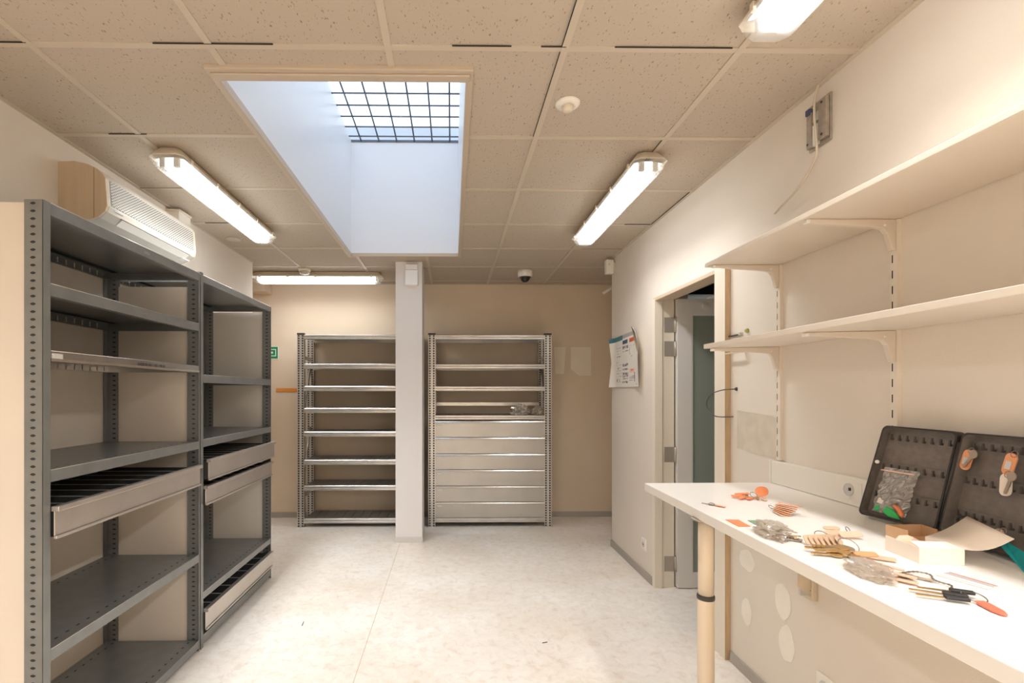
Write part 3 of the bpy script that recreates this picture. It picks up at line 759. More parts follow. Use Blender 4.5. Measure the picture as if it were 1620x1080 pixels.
gr2 = galv_rack('galvanised steel rack with six wide drawers below its shelves', -.238, .998, [1.928, 1.634, 1.411, 1.121, .091],
          [(1.062, .896), (.896, .732), (.732, .572), (.572, .409), (.409, .247), (.247, .092)])
galv_beam(gr2, -.168, .928, 1.240, 1.205, YG1 - .006, 'rear_beam', -1)

def crumple(center, size, seed, m, name, parent=None, sub=4, amp=.42, flat=True, freq=3.2, rot=0):
    bm = bmesh.new(); bmesh.ops.create_icosphere(bm, subdivisions=sub, radius=1.0)
    R = Matrix.Rotation(rot, 3, 'Z')
    for v in bm.verts:
        p = v.co.copy(); d = 1 + amp * noise.noise(p * freq + Vector((seed, seed * 2.3, 0))) + amp * .6 * noise.noise(p * freq * 2.3 + Vector((seed * 3, 0, seed)))
        q = p * d
        z = q.z
        z = max(z, -.55)
        v.co = R @ Vector((q.x * size[0], q.y * size[1], (z + .55) / 1.5 * size[2])) + Vector(center)
    mb = MB(); mb.bm.free(); mb.bm = bm
    return mb.build(name, m, parent, smooth=not flat)
tag(crumple((.685, 5.13, 1.1215), (.090, .05, .095), 1.0, M['bag'], 'plastic_bag'), 'crumpled clear plastic bag on the shelf over the drawers, the larger one', 'plastic bag')
tag(crumple((.870, 5.15, 1.1215), (.06, .05, .075), 4.0, M['bag'], 'plastic_bag'), 'crumpled clear plastic bag against the rack post over the drawers', 'plastic bag')

# ------------------------------------------------------------------ signs and papers on the walls
# green safety sign, partly behind the far grey rack: white rim, green field, white square ring, white spot
r = thing('safety_sign', 'green safety sign with white square symbol behind the grey rack end', 'sign', (-1.945, YB, 1.775))
w = MB(); w.box(-2.020, YB - .004, 1.705, -1.872, YB, 1.846); w.build('sign_plate', M['swhite'], r)
w = MB(); w.box(-2.013, YB - .005, 1.712, -1.879, YB - .004, 1.839); w.build('green_field', M['sgreen'], r)
w = MB(); q = YB - .006
for (x0, z0, x1, z1) in ((-1.990, 1.737, -1.897, 1.746), (-1.990, 1.806, -1.897, 1.815), (-1.990, 1.746, -1.981, 1.806), (-1.906, 1.746, -1.897, 1.806)):
    w.box(x0, q, z0, x1, q + .001, z1)
w.build('white_square', M['swhite'], r)
w = MB(); w.box(-1.957, q, 1.766, -1.930, q + .001, 1.786); w.build('white_spot', M['swhite'], r)
w = MB(); w.box(-1.897, YB - .006, 1.352, -1.62, YB, 1.394)
tag(w.build('edge_strip', M['strip'], bevel=.002), 'orange-brown strip on the back wall beside the open galvanised rack', 'strip')

# curled chart on the door wall
r = thing('wall_chart', 'curled printed paper chart pinned on the wall beside the door', 'poster', (XR, 4.05, 1.40))
NU, NV = 72, 54
pat = [[0] * NU for _ in range(NV)]
def fillp(u0, u1, v0, v1, k):
    for j in range(NV):
        for i in range(NU):
            if u0 <= i / NU < u1 and v0 <= 1 - (j + .5) / NV < v1: pat[j][i] = k
# v measured from the bottom
fillp(.0, .36, .90, 1.01, 3); fillp(.36, .84, .92, 1.01, 2)
fillp(.36, .52, .82, .895, 6); fillp(.58, .76, .82, .895, 4)
rnd = random.Random(3)
for v0, v1 in ((.56, .8), (.1, .5)):
    for j in range(NV):
        v = 1 - (j + .5) / NV
        if v0 < v < v1 and j % 3 == 0:
            for i in range(NU):
                if .14 < i / NU < .30 and rnd.random() < .55: pat[j][i] = 2
for (u0, u1, v0, v1) in ((.35, .53, .72, .78), (.35, .53, .66, .685), (.35, .53, .385, .44), (.35, .53, .32, .345), (.35, .53, .19, .28), (.35, .53, .14, .165), (.35, .53, .07, .115)):
    for j in range(NV):
        v = 1 - (j + .5) / NV
        if v0 < v < v1:
            for i in range(NU):
                if u0 < i / NU < u1 and rnd.random() < .7: pat[j][i] = 1 if rnd.random() < .6 else 2
for (u0, u1, v0, v1) in ((.56, .76, .74, .76), (.56, .60, .60, .72), (.62, .70, .54, .57), (.56, .76, .14, .2), (.58, .70, .11, .13)):
    for j in range(NV):
        v = 1 - (j + .5) / NV
        if v0 < v < v1:
            for i in range(NU):
                if u0 < i / NU < u1 and rnd.random() < .5: pat[j][i] = 2
fillp(.57, .76, .26, .34, 5); fillp(.75, .765, .09, .26, 1); fillp(.62, .70, .29, .315, 4)
for (u, v) in ((.17, .6), (.24, .6), (.2, .36), (.16, .13), (.25, .13), (.84, .05)): fillp(u - .012, u + .012, v - .012, v + .012, 1)
def chart_pt(u, v):
    y = 4.39 - .715 * u; z = 1.392 + .425 * v
    out = .006 + .045 * max(0, (u - .62) / .38) ** 2 * (1 - .4 * abs(v - .45)) + .05 * max(0, (.14 - u) / .14) ** 2 * (.2 + abs(v - .5)) \
        + .05 * max(0, (u + v - 1.72) / .28) ** 1.5
    z += .022 * v * (u - .3)
    y += .045 * max(0, v - .62) ** 1.3 * u * .9
    return (XR - out, y, z)
w = MB(); V = [[w.bm.verts.new(chart_pt(i / NU, 1 - j / NV)) for i in range(NU + 1)] for j in range(NV + 1)]
for j in range(NV):
    for i in range(NU):
        f = w.bm.faces.new((V[j][i], V[j + 1][i], V[j + 1][i + 1], V[j][i + 1])); f.material_index = pat[j][i]; f.smooth = True
w.build('sheet', [M['paper'], M['ink'], M['inkgrey'], M['inkteal'], M['inkred'], M['inkpink'], M['inkblue']], r, normals=False)
p = chart_pt(1.0, 1.0)
w = MB(); w.face([p, chart_pt(.86, 1.0), chart_pt(.97, .72), chart_pt(1.0, .55)]); bmesh.ops.translate(w.bm, vec=(-.003, 0, 0), verts=w.bm.verts[:])
w.build('turned_corner', M['paperback'], r, normals=False)
p = chart_pt(.93, .985); MB().lathe([(.007, 0), (.006, -.005), (.002, -.007)], (p[0] - .004, p[1], p[2]), 10, 'X').build('pin', M['labelw'], r)

# stripped mounting plate and loose cable
r = thing('mounting_plate', 'bare grey metal mounting plate high on the wall above the shelves', 'mounting plate', (XR, 1.91, 2.27))
MB().box(XR - .008, 1.850, 2.285, XR, 1.965, 2.462).build('back_plate', M['plate'], r, bevel=.003)
MB().box(XR - .024, 1.853, 2.300, XR - .008, 1.893, 2.45).build('side_rail', M['plate'], r, bevel=.003)
MB().box(XR - .020, 1.932, 2.295, XR - .008, 1.962, 2.43).build('side_rail', M['plate'], r, bevel=.003)
MB().box(XR - .022, 1.90, 2.292, XR - .008, 1.926, 2.372).build('terminal_block', M['white'], r, bevel=.003)
MB().box(XR - .026, 1.938, 2.424, XR - .008, 1.958, 2.446).build('connector', M['inkblue'], r)
MB().box(XR - .018, 1.895, 2.385, XR - .008, 1.930, 2.42).build('latch', M['holder'], r, bevel=.002)
for (y, z) in ((1.873, 2.435), (1.873, 2.315), (1.947, 2.31)):
    MB().lathe([(.005, 0), (.004, -.003), (.001, -.0035)], (XR - .0245, y, z), 8, 'X').build('screw', M['wire'], r)
def smooth_path(P, n=8):
    P = [Vector(p) for p in P]; out = []
    for i in range(len(P) - 1):
        p0, p1, p2, p3 = P[max(i - 1, 0)], P[i], P[i + 1], P[min(i + 2, len(P) - 1)]
        for k in range(n):
            t_ = k / n
            out.append(.5 * ((2 * p1) + (p2 - p0) * t_ + (2 * p0 - 5 * p1 + 4 * p2 - p3) * t_ ** 2 + (3 * p1 - p0 - 3 * p2 + p3) * t_ ** 3))
    return out + [P[-1]]
def Wp(pts, X): return [(X + d, y, z) for y, z, d in pts]
tag(MB().tube(smooth_path(Wp([(1.902, 2.515, 0), (1.905, 2.47, -.010), (1.90, 2.40, -.016), (1.894, 2.33, -.016), (1.893, 2.27, -.012), (1.902, 2.235, -.012), (1.945, 2.185, -.018), (2.015, 2.145, -.02), (2.09, 2.128, -.016), (2.145, 2.113, -.010)], XR - .016)), .0042, 8).build('loose_cable', M['cable']),
    'loose beige cable dangling from the mounting plate above the shelves', 'cable')

# ------------------------------------------------------------------ wall tracks and shelves on the right
for i, (y, lab) in enumerate(((2.142, 'white slotted shelf track on the wall nearer the door'), (1.576, 'white slotted shelf track on the wall above the key cabinet'))):
    w = MB(); z0, z1 = 1.062, 1.893; X = XR - .014
    w.slots((X, y - .0125, z0), (0, .025, 0), (0, 0, z1 - z0), .05, .0175, .0022, .0125)
    w.face([(X, y - .0125, z0), (XR, y - .0125, z0), (XR, y - .0125, z1), (X, y - .0125, z1)])
    w.face([(X, y + .0125, z0), (XR, y + .0125, z0), (XR, y + .0125, z1), (X, y + .0125, z1)])
    w.face([(X, y - .0125, z1), (XR, y - .0125, z1), (XR, y + .0125, z1), (X, y + .0125, z1)])
    r = thing('shelf_track', lab, 'shelf track', (XR, y, z0), 'slotted tracks carrying the wall shelves')
    o = w.build('rail', M['track'], r, normals=False)
    w = MB(); w.box(X + .004, y - .0115, z0 + .002, X + .006, y + .0115, z1 - .002); w.build('rail_slot_shade', M['slotshade'], o)  # dark strip as painted shade behind the track slots
def wall_shelf(label, xf, yl, zb_back, zb_front, th, bx):
    r = thing('wall_shelf', label, 'shelf', (XR, 1.2, zb_back), 'white shelves on wall tracks')
    w = MB(); w.prism([(XR - .0025, yl, zb_back), (xf, yl, zb_front), (xf, yl, zb_front + th), (XR - .0025, yl, zb_back + th)], (0, -(yl - .25), 0))
    w.build('board', M['shelfw'], r, bevel=.0015)
    sl = (zb_back - zb_front)
    for y in (2.142, 1.576):
        pr = [(XR - .0145, 0), (bx, 0), (bx, -.010), (XR - .085, -.025), (XR - .055, -.030), (XR - .042, -.045), (XR - .026, -.098), (XR - .0145, -.098)]
        w = MB(); w.prism([(x, y - .009, zb_back - .0006 + dz - sl * (XR - x) / (XR - xf)) for x, dz in pr], (0, .018, 0)); o = w.build('bracket', M['shelfs'], r, bevel=.002)
        w = MB(); w.box(bx - .004, y - .010, zb_front - .013, bx + .008, y + .010, zb_front - .002); w.build('bracket_cap', M['white'], o, bevel=.002)
        w = MB(); w.lathe([(.0045, 0), (.004, -.003), (.001, -.004)], (XR - .05, y - .009, zb_back - .02), 10, 'Y'); w.build('rivet', M['white'], o)
    return r
wall_shelf('upper of the two white wall shelves', 1.100, 2.19, 1.894, 1.893, .0165, 1.112)
wall_shelf('lower of the two white wall shelves, between upper shelf and worktop', 1.088, 2.175, 1.545, 1.538, .019, 1.108)

# ------------------------------------------------------------------ worktop
ZW = .957
r = thing('worktop', 'long white wall-mounted worktop on a beige tube leg with keys spread on it', 'worktop', (1.1, 1.0, 0))
w = MB(); w.prism([(XR - .001, 2.190, ZW - .033), (.834, 2.182, ZW - .033), (.803, .60, ZW - .033), (.790, -.3, ZW - .033), (XR - .001, -.3, ZW - .033)], (0, 0, .033))
w.build('top', M['laminate'], r, bevel=.0025)
w = MB(); w.lathe([(.0265, .008), (.0265, .655), (.0275, .657)], (.858, 1.70, 0), 24); w.lathe([(.0245, .66), (.0245, ZW - .038)], (.858, 1.70, 0), 24)
lg = w.build('leg', M['legp'], r)
MB().lathe([(.0278, .652), (.0285, .656), (.0285, .664), (.0255, .668)], (.858, 1.70, 0), 24).build('adjusting_ring', M['wire'], lg)
MB().lathe([(.030, 0), (.030, .010), (.026, .012)], (.858, 1.70, 0), 24).build('foot', M['wire'], lg)
MB().lathe([(.045, ZW - .038), (.045, ZW - .033)], (.858, 1.70, 0), 24).build('top_plate', M['hinge'], lg)
w = MB(); w.prism([(XR - .022, 1.975, .70), (.95, 1.975, ZW - .034), (XR - .022, 1.975, ZW - .034)], (0, .006, 0)); bk = w.build('support_bracket', M['bracketm'], r)
w = MB(); w.prism([(XR - .022, 1.935, .56), (XR - .07, 1.935, .60), (XR - .07, 1.935, .66), (.95, 1.935, ZW - .040), (.95, 1.935, ZW - .034), (XR - .022, 1.935, ZW - .034)], (0, .003, 0)); w.build('bracket_arm', M['bracketm'], bk)
MB().box(XR - .022, 1.925, .545, XR - .001, 1.985, ZW - .034).build('bracket_plate', M['bracketm'], bk, bevel=.003)
MB().box(XR - .050, 1.950, .56, XR - .022, 1.962, .76).build('bracket_web', M['labelw'], bk)
for z in (.585, .69): MB().lathe([(.006, 0), (.005, -.004), (.001, -.005)], (XR - .022, 1.94, z), 8, 'X').build('screw', M['wire'], bk)
for k in (0, 1): MB().lathe([(.0035, 0), (.003, .001)], (.846 + .011 * k, 2.1835, ZW - .016), 8, 'Y').build('end_screw', M['wire'], r)

r = thing('cable_trunking', 'white cable trunking along the wall at the back of the worktop', 'cable duct', (XR, 1.6, ZW))
MB().box(XR - .0205, .95, ZW + .0005, XR - .0005, 2.178, 1.056).build('duct', M['white'], r, bevel=.004)
MB().box(XR - .023, 2.178, ZW + .0005, XR - .0005, 2.190, 1.058).build('end_cap', M['white'], r, bevel=.003)
s_ = MB().box(XR - .0225, 1.69, ZW + .02, XR - .0205, 1.79, 1.04).build('socket', M['white'], r, bevel=.001)
MB().lathe([(.022, -.0), (.0215, -.004), (.018, -.004), (.016, -.001)], (XR - .0225, 1.745, ZW + .055), 20, 'X').build('socket_well', M['labelw'], s_)
MB().box(XR - .0275, 1.735, ZW + .052, XR - .0225, 1.742, ZW + .062).build('earth_pin', M['wire'], s_)

# sockets low on the wall
for (y, z, lab) in ((3.672, .242, 'white wall socket low beside the door frame and skirting'), (1.88, .245, 'white wall socket low on the wall under the worktop')):
    r = thing('wall_socket', lab, 'socket', (XR, y, z))
    MB().box(XR - .010, y - .042, z - .042, XR, y + .042, z + .042).build('plate', M['white'], r, bevel=.003)
    MB().lathe([(.022, 0), (.021, -.003), (.017, -.003), (.015, -.001)], (XR - .010, y, z), 18, 'X').build('well', M['labelw'], r)
    MB().box(XR - .0125, y - .005, z - .004, XR - .010, y + .005, z + .004).build('contact', M['wire'], r)
# small fittings left on the wall beside the door
r = thing('door_catch', 'small dark metal catch on the wall just above the lower shelf', 'catch', (XR, 2.47, 1.63))
MB().box(XR - .012, 2.430, 1.628, XR, 2.535, 1.634, ).build('bar', M['wire'], r)
MB().box(XR - .016, 2.425, 1.625, XR, 2.440, 1.640).build('stop', M['holder'], r, bevel=.002)
w = MB(); w.lathe([(.010, 0), (.011, -.006), (.006, -.014), (.002, -.015)], (XR, 2.385, 1.643), 10, 'X')
tag(w.build('wall_plug', M['olive']), 'small olive wall plug above the lower shelf near the door', 'wall plug')
r = thing('wall_hook', 'small beige square hook on the wall just under the lower shelf', 'hook', (XR, 2.46, 1.54))
MB().box(XR - .03, 2.405, 1.540, XR - .022, 2.535, 1.548).build('arm', M['headsoffit'], r)
MB().box(XR - .03, 2.400, 1.540, XR, 2.410, 1.580).build('post', M['frame'], r)
r = thing('wire_loop', 'thin dark wire looping out of the wall beside the door frame', 'wire', (XR, 2.48, 1.30))
MB().tube(smooth_path(Wp([(2.482, 1.366, .03), (2.52, 1.362, -.01), (2.585, 1.343, -.03), (2.62, 1.305, -.04), (2.615, 1.262, -.04), (2.575, 1.232, -.03), (2.535, 1.226, -.015), (2.50, 1.229, .03)], XR - .035)), .0026, 8).build('strand', M['wire'], r)
MB().lathe([(.010, 0), (.008, -.006), (.003, -.008)], (XR, 2.48, 1.366), 10, 'X').build('gland', M['wire'], r)

# ------------------------------------------------------------------ open key cabinet leaning on the wall
CAM = Vector((0, 0, 1.351))
def toward(p, s=.978): return CAM + (Vector(p) - CAM) * s
r = thing('key_cabinet', 'open dark brown metal key cabinet leaning against the wall on the worktop', 'key cabinet', (1.33, 1.40, ZW))
DEP = .030
def half(BL, BR, TL, TR, part, rows, nh, label=None):
    BL, BR, TL, TR = map(toward, (BL, BR, TL, TR))
    N = (BR - BL).cross(TL - BL).normalized()
    if N.x > 0: N = -N
    Wd, Hd = (BR - BL).length, (TL - BL).length
    def T(x, y, n):
        u, v = x / Wd, y / Hd
        p = BL * (1 - u) * (1 - v) + BR * u * (1 - v) + TL * (1 - u) * v + TR * u * v
        return p - N * (DEP - n)
    out = rrect(Wd, Hd, .016)
    inn = [(x_ * (Wd - .010) / Wd + .005, y_ * (Hd - .010) / Hd + .005) for x_, y_ in out]
    w = MB()
    A = [w.bm.verts.new(T(x, y, 0)) for x, y in out]; B = [w.bm.verts.new(T(x, y, DEP)) for x, y in out]
    Cc = [w.bm.verts.new(T(x, y, DEP)) for x, y in inn]; D = [w.bm.verts.new(T(x, y, .002)) for x, y in inn]
    n = len(A)
    for P_, Q_, mi in ((A, B, 1), (B, Cc, 1), (Cc, D, 0)):
        for k in range(n):
            f = w.bm.faces.new((P_[k], P_[(k + 1) % n], Q_[(k + 1) % n], Q_[k])); f.material_index = mi
    for L_, n_, mi in ((A, 0, 1), (D, .002, 0)):
        cv = w.bm.verts.new(T(Wd / 2, Hd / 2, n_))
        for k in range(n): w.bm.faces.new((L_[k], L_[(k + 1) % n], cv)).material_index = mi
    o = w.build(part, [M['cab'], M['cabdark']], r)
    for v in rows:
        y = v * Hd
        w = MB(); w.prism([T(.012, y - .016, .002), T(Wd - .012, y - .016, .002), T(Wd - .012, y + .012, .002), T(.012, y + .012, .002)], N * .004)
        st = w.build('hook_strip', M['cab'], o)
        for k in range(nh):
            x = .024 + (Wd - .05) * k / (nh - 1)
            w = MB(); w.prism([T(x - .0022, y - .010, .006), T(x - .0022, y - .010, .016), T(x - .0022, y + .008, .018), T(x - .0022, y + .008, .015), T(x - .0022, y - .004, .011), T(x - .0022, y - .004, .006)], T(x + .0022, y, 0) - T(x - .0022, y, 0))
            w.build('hook', M['hook'], st) if False else w.build('hook', M['hook'], o)
    return o, T, Wd, Hd, N
lid, TL_, WL, HL, NL = half((1.317, 1.626, .9575), (1.360, 1.408, .9575), (1.358, 1.576, 1.247), (1.385, 1.366, 1.243), 'cabinet_lid', (.885, .565, .26), 8)
bod, TR_, WR, HR, NR = half((1.361, 1.400, .9575), (1.322, 1.150, .9575), (1.386, 1.356, 1.242), (1.374, 1.118, 1.243), 'cabinet_body', (.885, .56, .24), 9)
w = MB(); w.prism([TL_(.002, HL * .50, DEP + .0005), TL_(.008, HL * .50, DEP + .0005), TL_(.008, HL * .62, DEP + .0005), TL_(.002, HL * .62, DEP + .0005)], NL * .001); w.build('lock_slot', M['wire'], lid)
w = MB(); w.tube([TL_(WL + .002, .03, DEP - .006), TL_(WL + .004, HL - .03, DEP - .006)], .005, 8); w.build('cabinet_hinge', M['cabdark'], r)
w = MB(); p = TL_(.010, HL * .60, .024); w.tube([p, p + NL * .006 + Vector((0, -.004, 0))], .0055, 10); w.build('lock_bolt', M['white'], lid)

def flat_shape(name, pts2, th, mat4, m, parent=None):
    w = MB(); w.prism([(x, y, 0) for x, y in pts2], (0, 0, th), mat4); return w.build(name, m, parent)
def frame_at(p, xdir, ydir):
    x = Vector(xdir).normalized(); y = Vector(ydir).normalized(); z = x.cross(y).normalized(); y = z.cross(x)
    return Matrix(((x.x, y.x, z.x, p[0]), (x.y, y.y, z.y, p[1]), (x.z, y.z, z.z, p[2]), (0, 0, 0, 1)))
def tag_outline(w=.022, h=.048): return rrect(w, h, .009)
KEY = [(-.004, -.034), (-.002, -.037), (.002, -.036), (.0038, -.032), (.0026, -.029), (.0038, -.025), (.0026, -.021), (.004, -.017), (.004, -.010), (.004, -.003)] + \
      [(.0115 * math.cos(a), .0085 + .0115 * math.sin(a)) for a in [(-55 + 29 * k) * PI / 180 for k in range(11)]] + [(-.004, -.003)]
def hang(name, label, cat, x, y, T, N, W, H, ang, mats, key=None, group=None, white=True, out=.020):
    p = T(x, y, out); ex = (T(x + .01, y, out) - p).normalized(); ey = (T(x, y + .01, out) - p).normalized()
    ca_, sa_ = math.cos(ang), math.sin(ang); X_ = ex * ca_ + ey * sa_; Y_ = -ex * sa_ + ey * ca_
    r = thing(name, label, cat, p, group)
    M4 = frame_at(p - X_ * .013 - Y_ * .056, X_, Y_)
    flat_shape('tag_plate', rrect(.028, .054, .012), .003, M4, mats, r)
    if white: flat_shape('paper_label', [(.006, .014), (.020, .014), (.020, .034), (.006, .034)], .0008, frame_at(p - X_ * .013 - Y_ * .056 + N * .0032 * (1 if X_.cross(Y_).dot(N) > 0 else -1), X_, Y_), M['labelw'], r)
    c = p - Y_ * .003
    w = MB(); w.tube([c + X_ * .008 * math.cos(a) + N * .003 + Y_ * .008 * math.sin(a) for a in [2 * PI * k / 14 for k in range(14)]], .001, 6, closed=True); w.build('split_ring', M['ring'], r)
    if key: flat_shape('key', [(a, bq) for a, bq in KEY], .002, frame_at(p + X_ * .012 - Y_ * .016 + N * .006, X_ * .94 + Y_ * -.3, Y_ * .94 + X_ * .3), M[key], r)
    return r
hang('key_tag', 'peach key tag with white label hanging alone in the cabinet body', 'key tag', .030, HR * .845, TR_, NR, WR, HR, -.22, M['peach'], 'wood_key' if False else 'nickel')
hang('key_tag', 'peach key tag hanging by white-headed key at the picture edge', 'key tag', .142, HR * .86, TR_, NR, WR, HR, -.15, M['peach'], None)
hang('door_key', 'pale key hanging in the cabinet under the second peach tag', 'key', .140, HR * .68, TR_, NR, WR, HR, .1, M['carton'], 'nickel', white=False)
hang('key_tag', 'cream key tag hanging low in the cabinet on a dark ring', 'key tag', .182, HR * .20, TR_, NR, WR, HR, -.9, M['wood_tag'], None, white=False, out=.030)
# teal strap
p = TR_(.198, HR * .13, .040)
w = MB(); w.prism([p, p + Vector((-.012, -.006, -.012)), p + Vector((-.045, -.085, -.048)), p + Vector((-.030, -.082, -.012))], NR * .004)
tag(w.build('lanyard_strap', M['teal']), 'teal woven lanyard strap hanging low in the key cabinet', 'lanyard')
p = TR_(.055, HR * .17, .022)
w = MB(); w.tube([p + (TR_(.1, .1, 0) - TR_(.09, .1, 0)).normalized() * .016 * math.cos(a) + Vector((0, 0, 1)) * .012 * math.sin(a) for a in [2 * PI * k / 16 for k in range(16)]], .0032, 8, closed=True)
tag(w.build('key_ring', M['black']), 'dark key ring hanging behind the raised carton flap', 'key ring')
# zip bag in the lid with coloured clips in it
ex = (TL_(.05, .1, 0) - TL_(.04, .1, 0)).normalized(); ey = (TL_(.05, .11, 0) - TL_(.05, .1, 0)).normalized()
w = MB(); nx, ny = 20, 26
def bagpt(i, j):
    u, v = i / nx, j / ny
    x = .034 + .100 * u + .004 * (v - .5); y = .020 + .142 * v
    bulge = math.sin(PI * u) ** .6 * (.006 + .010 * (1 - v))
    return x, y, .020 + bulge + .009 * noise.noise(Vector((u * 5, v * 6, 2.2))) + .008 * noise.noise(Vector((u * 12, v * 13, 5)))
V = [[w.bm.verts.new(TL_(*bagpt(i, j))) for i in range(nx + 1)] for j in range(ny + 1)]
for j in range(ny):
    for i in range(nx): w.bm.faces.new((V[j][i], V[j][i + 1], V[j + 1][i + 1], V[j + 1][i]))
rb = thing('zip_bag', 'crumpled clear zip bag standing in the open cabinet lid', 'plastic bag', TL_(.085, .02, .01))
w.build('film', M['bag2'], rb, normals=False)
w = MB(); w.prism([TL_(.036, .150, .033), TL_(.134, .150, .033), TL_(.134, .1535, .033), TL_(.036, .1535, .033)], NL * .0015); w.build('zip_seal', M['pinktag'], rb)
w = MB(); w.prism([TL_(.046, .048, .028), TL_(.066, .046, .030), TL_(.068, .056, .030), TL_(.058, .066, .030), TL_(.048, .064, .028)], NL * .0015); w.build('paper_slip', M['paper'], rb)
def clip(label, pts, m, name='plastic_clip'):
    w = MB(); w.prism([TL_(x, y, n) for x, y, n in pts], NL * .009); return tag(w.build(name, m, bevel=.003), label, 'clip')
clip('long bright green plastic clip at the bottom of the zip bag', [(.074, .038, .032), (.082, .043, .032), (.098, .040, .032), (.118, .025, .032), (.128, .012, .032), (.116, .012, .032), (.096, .014, .032), (.080, .022, .032)], M['green'])
clip('small green plastic clip beside the paper slip in the zip bag', [(.050, .022, .030), (.066, .026, .030), (.064, .040, .030), (.052, .040, .030)], M['green'])
clip('orange plastic clip at the bottom of the zip bag', [(.096, .050, .030), (.106, .053, .030), (.122, .044, .030), (.134, .028, .030), (.132, .018, .030), (.124, .024, .030), (.112, .038, .030)], M['orange'])

# ------------------------------------------------------------------ things spread on the worktop
def sheet(name, q, th, m, parent=None, bevel=0):
    q = [Vector(p) for p in q]; n = (q[1] - q[0]).cross(q[3] - q[0]).normalized()
    w = MB(); w.prism([p - n * th / 2 for p in q], n * th); return w.build(name, m, parent, bevel=bevel)
Z = ZW + .0006
# white folding carton
r = thing('carton', 'opened small white folding carton in front of the key cabinet', 'box', (1.15, 1.2, ZW))
A, B, C_, D_ = Vector((1.083, 1.250, Z)), Vector((1.073, 1.148, Z)), Vector((1.163, 1.134, Z)), Vector((1.172, 1.238, Z))
up = Vector((0, 0, .036))
sheet('base', [A, B, C_, D_], .0016, M['carton'], r)
sheet('side_wall', [A, B, B + up, A + up], .0016, M['carton'], r)
sheet('front_wall', [B, C_, C_ + up, B + up], .0016, M['carton'], r)
sheet('end_wall', [C_, D_, D_ + up, C_ + up], .0016, M['carton'], r)
sheet('tuck_flap', [B + up, C_ + up, C_ + up + Vector((-.005, .036, .006)), B + up + Vector((.008, .034, .006))], .0014, M['carton'], r)
w = MB(); E0, E1 = C_ + up + Vector((.002, .004, 0)), D_ + up
L1, L2 = Vector((1.262, 1.120, 1.022)), Vector((1.289, 1.250, 1.041))
rows = []
for k in range(9):
    f = k / 8; sag = .012 * math.sin(PI * f)
    rows.append((w.bm.verts.new(E0.lerp(L1, f) - Vector((0, 0, sag))), w.bm.verts.new(E1.lerp(L2, f) + Vector((0, 0, -sag * .5)))))
for a, c2 in zip(rows, rows[1:]): w.bm.faces.new((a[0], c2[0], c2[1], a[1])).smooth = True
o = w.build('lid_flap', M['carton'], r, normals=False); md = o.modifiers.new('thick', 'SOLIDIFY'); md.thickness = .0014
# kraft box behind
r = thing('kraft_box', 'small open brown cardboard box behind the white carton', 'box', (1.22, 1.33, ZW))
A, B, C_, D_ = Vector((1.172, 1.352, Z)), Vector((1.178, 1.292, Z)), Vector((1.262, 1.300, Z)), Vector((1.268, 1.352, Z)); up = Vector((0, 0, .036))
for nm, a, c2 in (('side_wall', A, B), ('side_wall', B, C_), ('side_wall', C_, D_), ('side_wall', D_, A)):
    sheet(nm, [a, c2, c2 + up * (.55 if a is B else 1), a + up * (.55 if a is B else 1)], .0018, M['kraft'], r)
sheet('base', [A, B, C_, D_], .0018, M['kraft'], r)
tag(crumple((1.150, 1.262, Z), (.036, .018, .030), 8.0, M['pinktag'], 'paper_scrap', sub=2, amp=.3), 'crumpled pale paper scrap between the white carton and brown box', 'paper')

def key_bunch(label, c, specs, ring=None, tags=(), group='key bunches on the worktop', name='key_bunch'):
    """specs: (dx, dy, dz, heading, tilt, roll, scale, material); heading = direction of the key tip in the table plane"""
    r = thing(name, label, 'keys', (c[0], c[1], ZW), group)
    for (dx, dy, dz, hd, ti, ro, sc, m) in specs:
        M4 = Matrix.Translation((c[0] + dx, c[1] + dy, Z + dz)) @ Euler((0, 0, hd + PI / 2)).to_matrix().to_4x4() @ Euler((ti, ro, 0)).to_matrix().to_4x4() @ Matrix.Scale(sc, 4)
        flat_shape('key', KEY, .0022, M4, M[m], r)
    if ring:
        (dx, dy, dz, rr, tilt, az) = ring
        R_ = Euler((tilt, 0, az)).to_matrix()
        MB().tube([Vector((c[0] + dx, c[1] + dy, Z + dz)) + R_ @ Vector((rr * math.cos(a), rr * math.sin(a), 0)) for a in [2 * PI * k / 24 for k in range(24)]], .0011, 6, closed=True).build('key_ring', M['ring'], r)
    for (dx, dy, dz, hd, ti, ro, wd, ht, shape, m) in tags:
        M4 = Matrix.Translation((c[0] + dx, c[1] + dy, Z + dz)) @ Euler((0, 0, hd + PI / 2)).to_matrix().to_4x4() @ Euler((ti, ro, 0)).to_matrix().to_4x4()
        pts = rrect(wd, ht, min(wd, ht) * (.48 if shape == 'round' else .25)); pts = [(x - wd / 2, y - ht / 2) for x, y in pts]
        flat_shape('key_tag', pts, .0025, M4, M[m], r)
    return r
# headings: 0 points to +x (towards the wall), pi/2 into the room depth
key_bunch('bunch of orange key tags with one big round tag toward the far worktop end', (1.12, 1.875),
    [(-.02, -.02, .003, 3.9, 0, .1, .9, 'nickel'), (.0, -.03, .004, 4.4, 0, 0, .9, 'brass'), (-.03, 0, .006, 3.4, .1, 0, .9, 'nickel')],
    (.0, -.01, .012, .012, .7, 0),
    [(-.058, -.005, .006, 3.3, 0, .2, .016, .045, 'rect', 'orange'), (-.052, -.030, .005, 3.7, 0, .1, .016, .05, 'rect', 'orange'), (-.030, .014, .010, 3.0, .1, .2, .014, .05, 'rect', 'orange'),
     (-.028, -.035, .003, 3.9, 0, 0, .016, .045, 'rect', 'orange'), (.040, .006, .020, .9, -.75, .0, .044, .046, 'round', 'orange'), (.012, -.052, .003, 4.5, 0, 0, .014, .035, 'rect', 'wood_tag')])
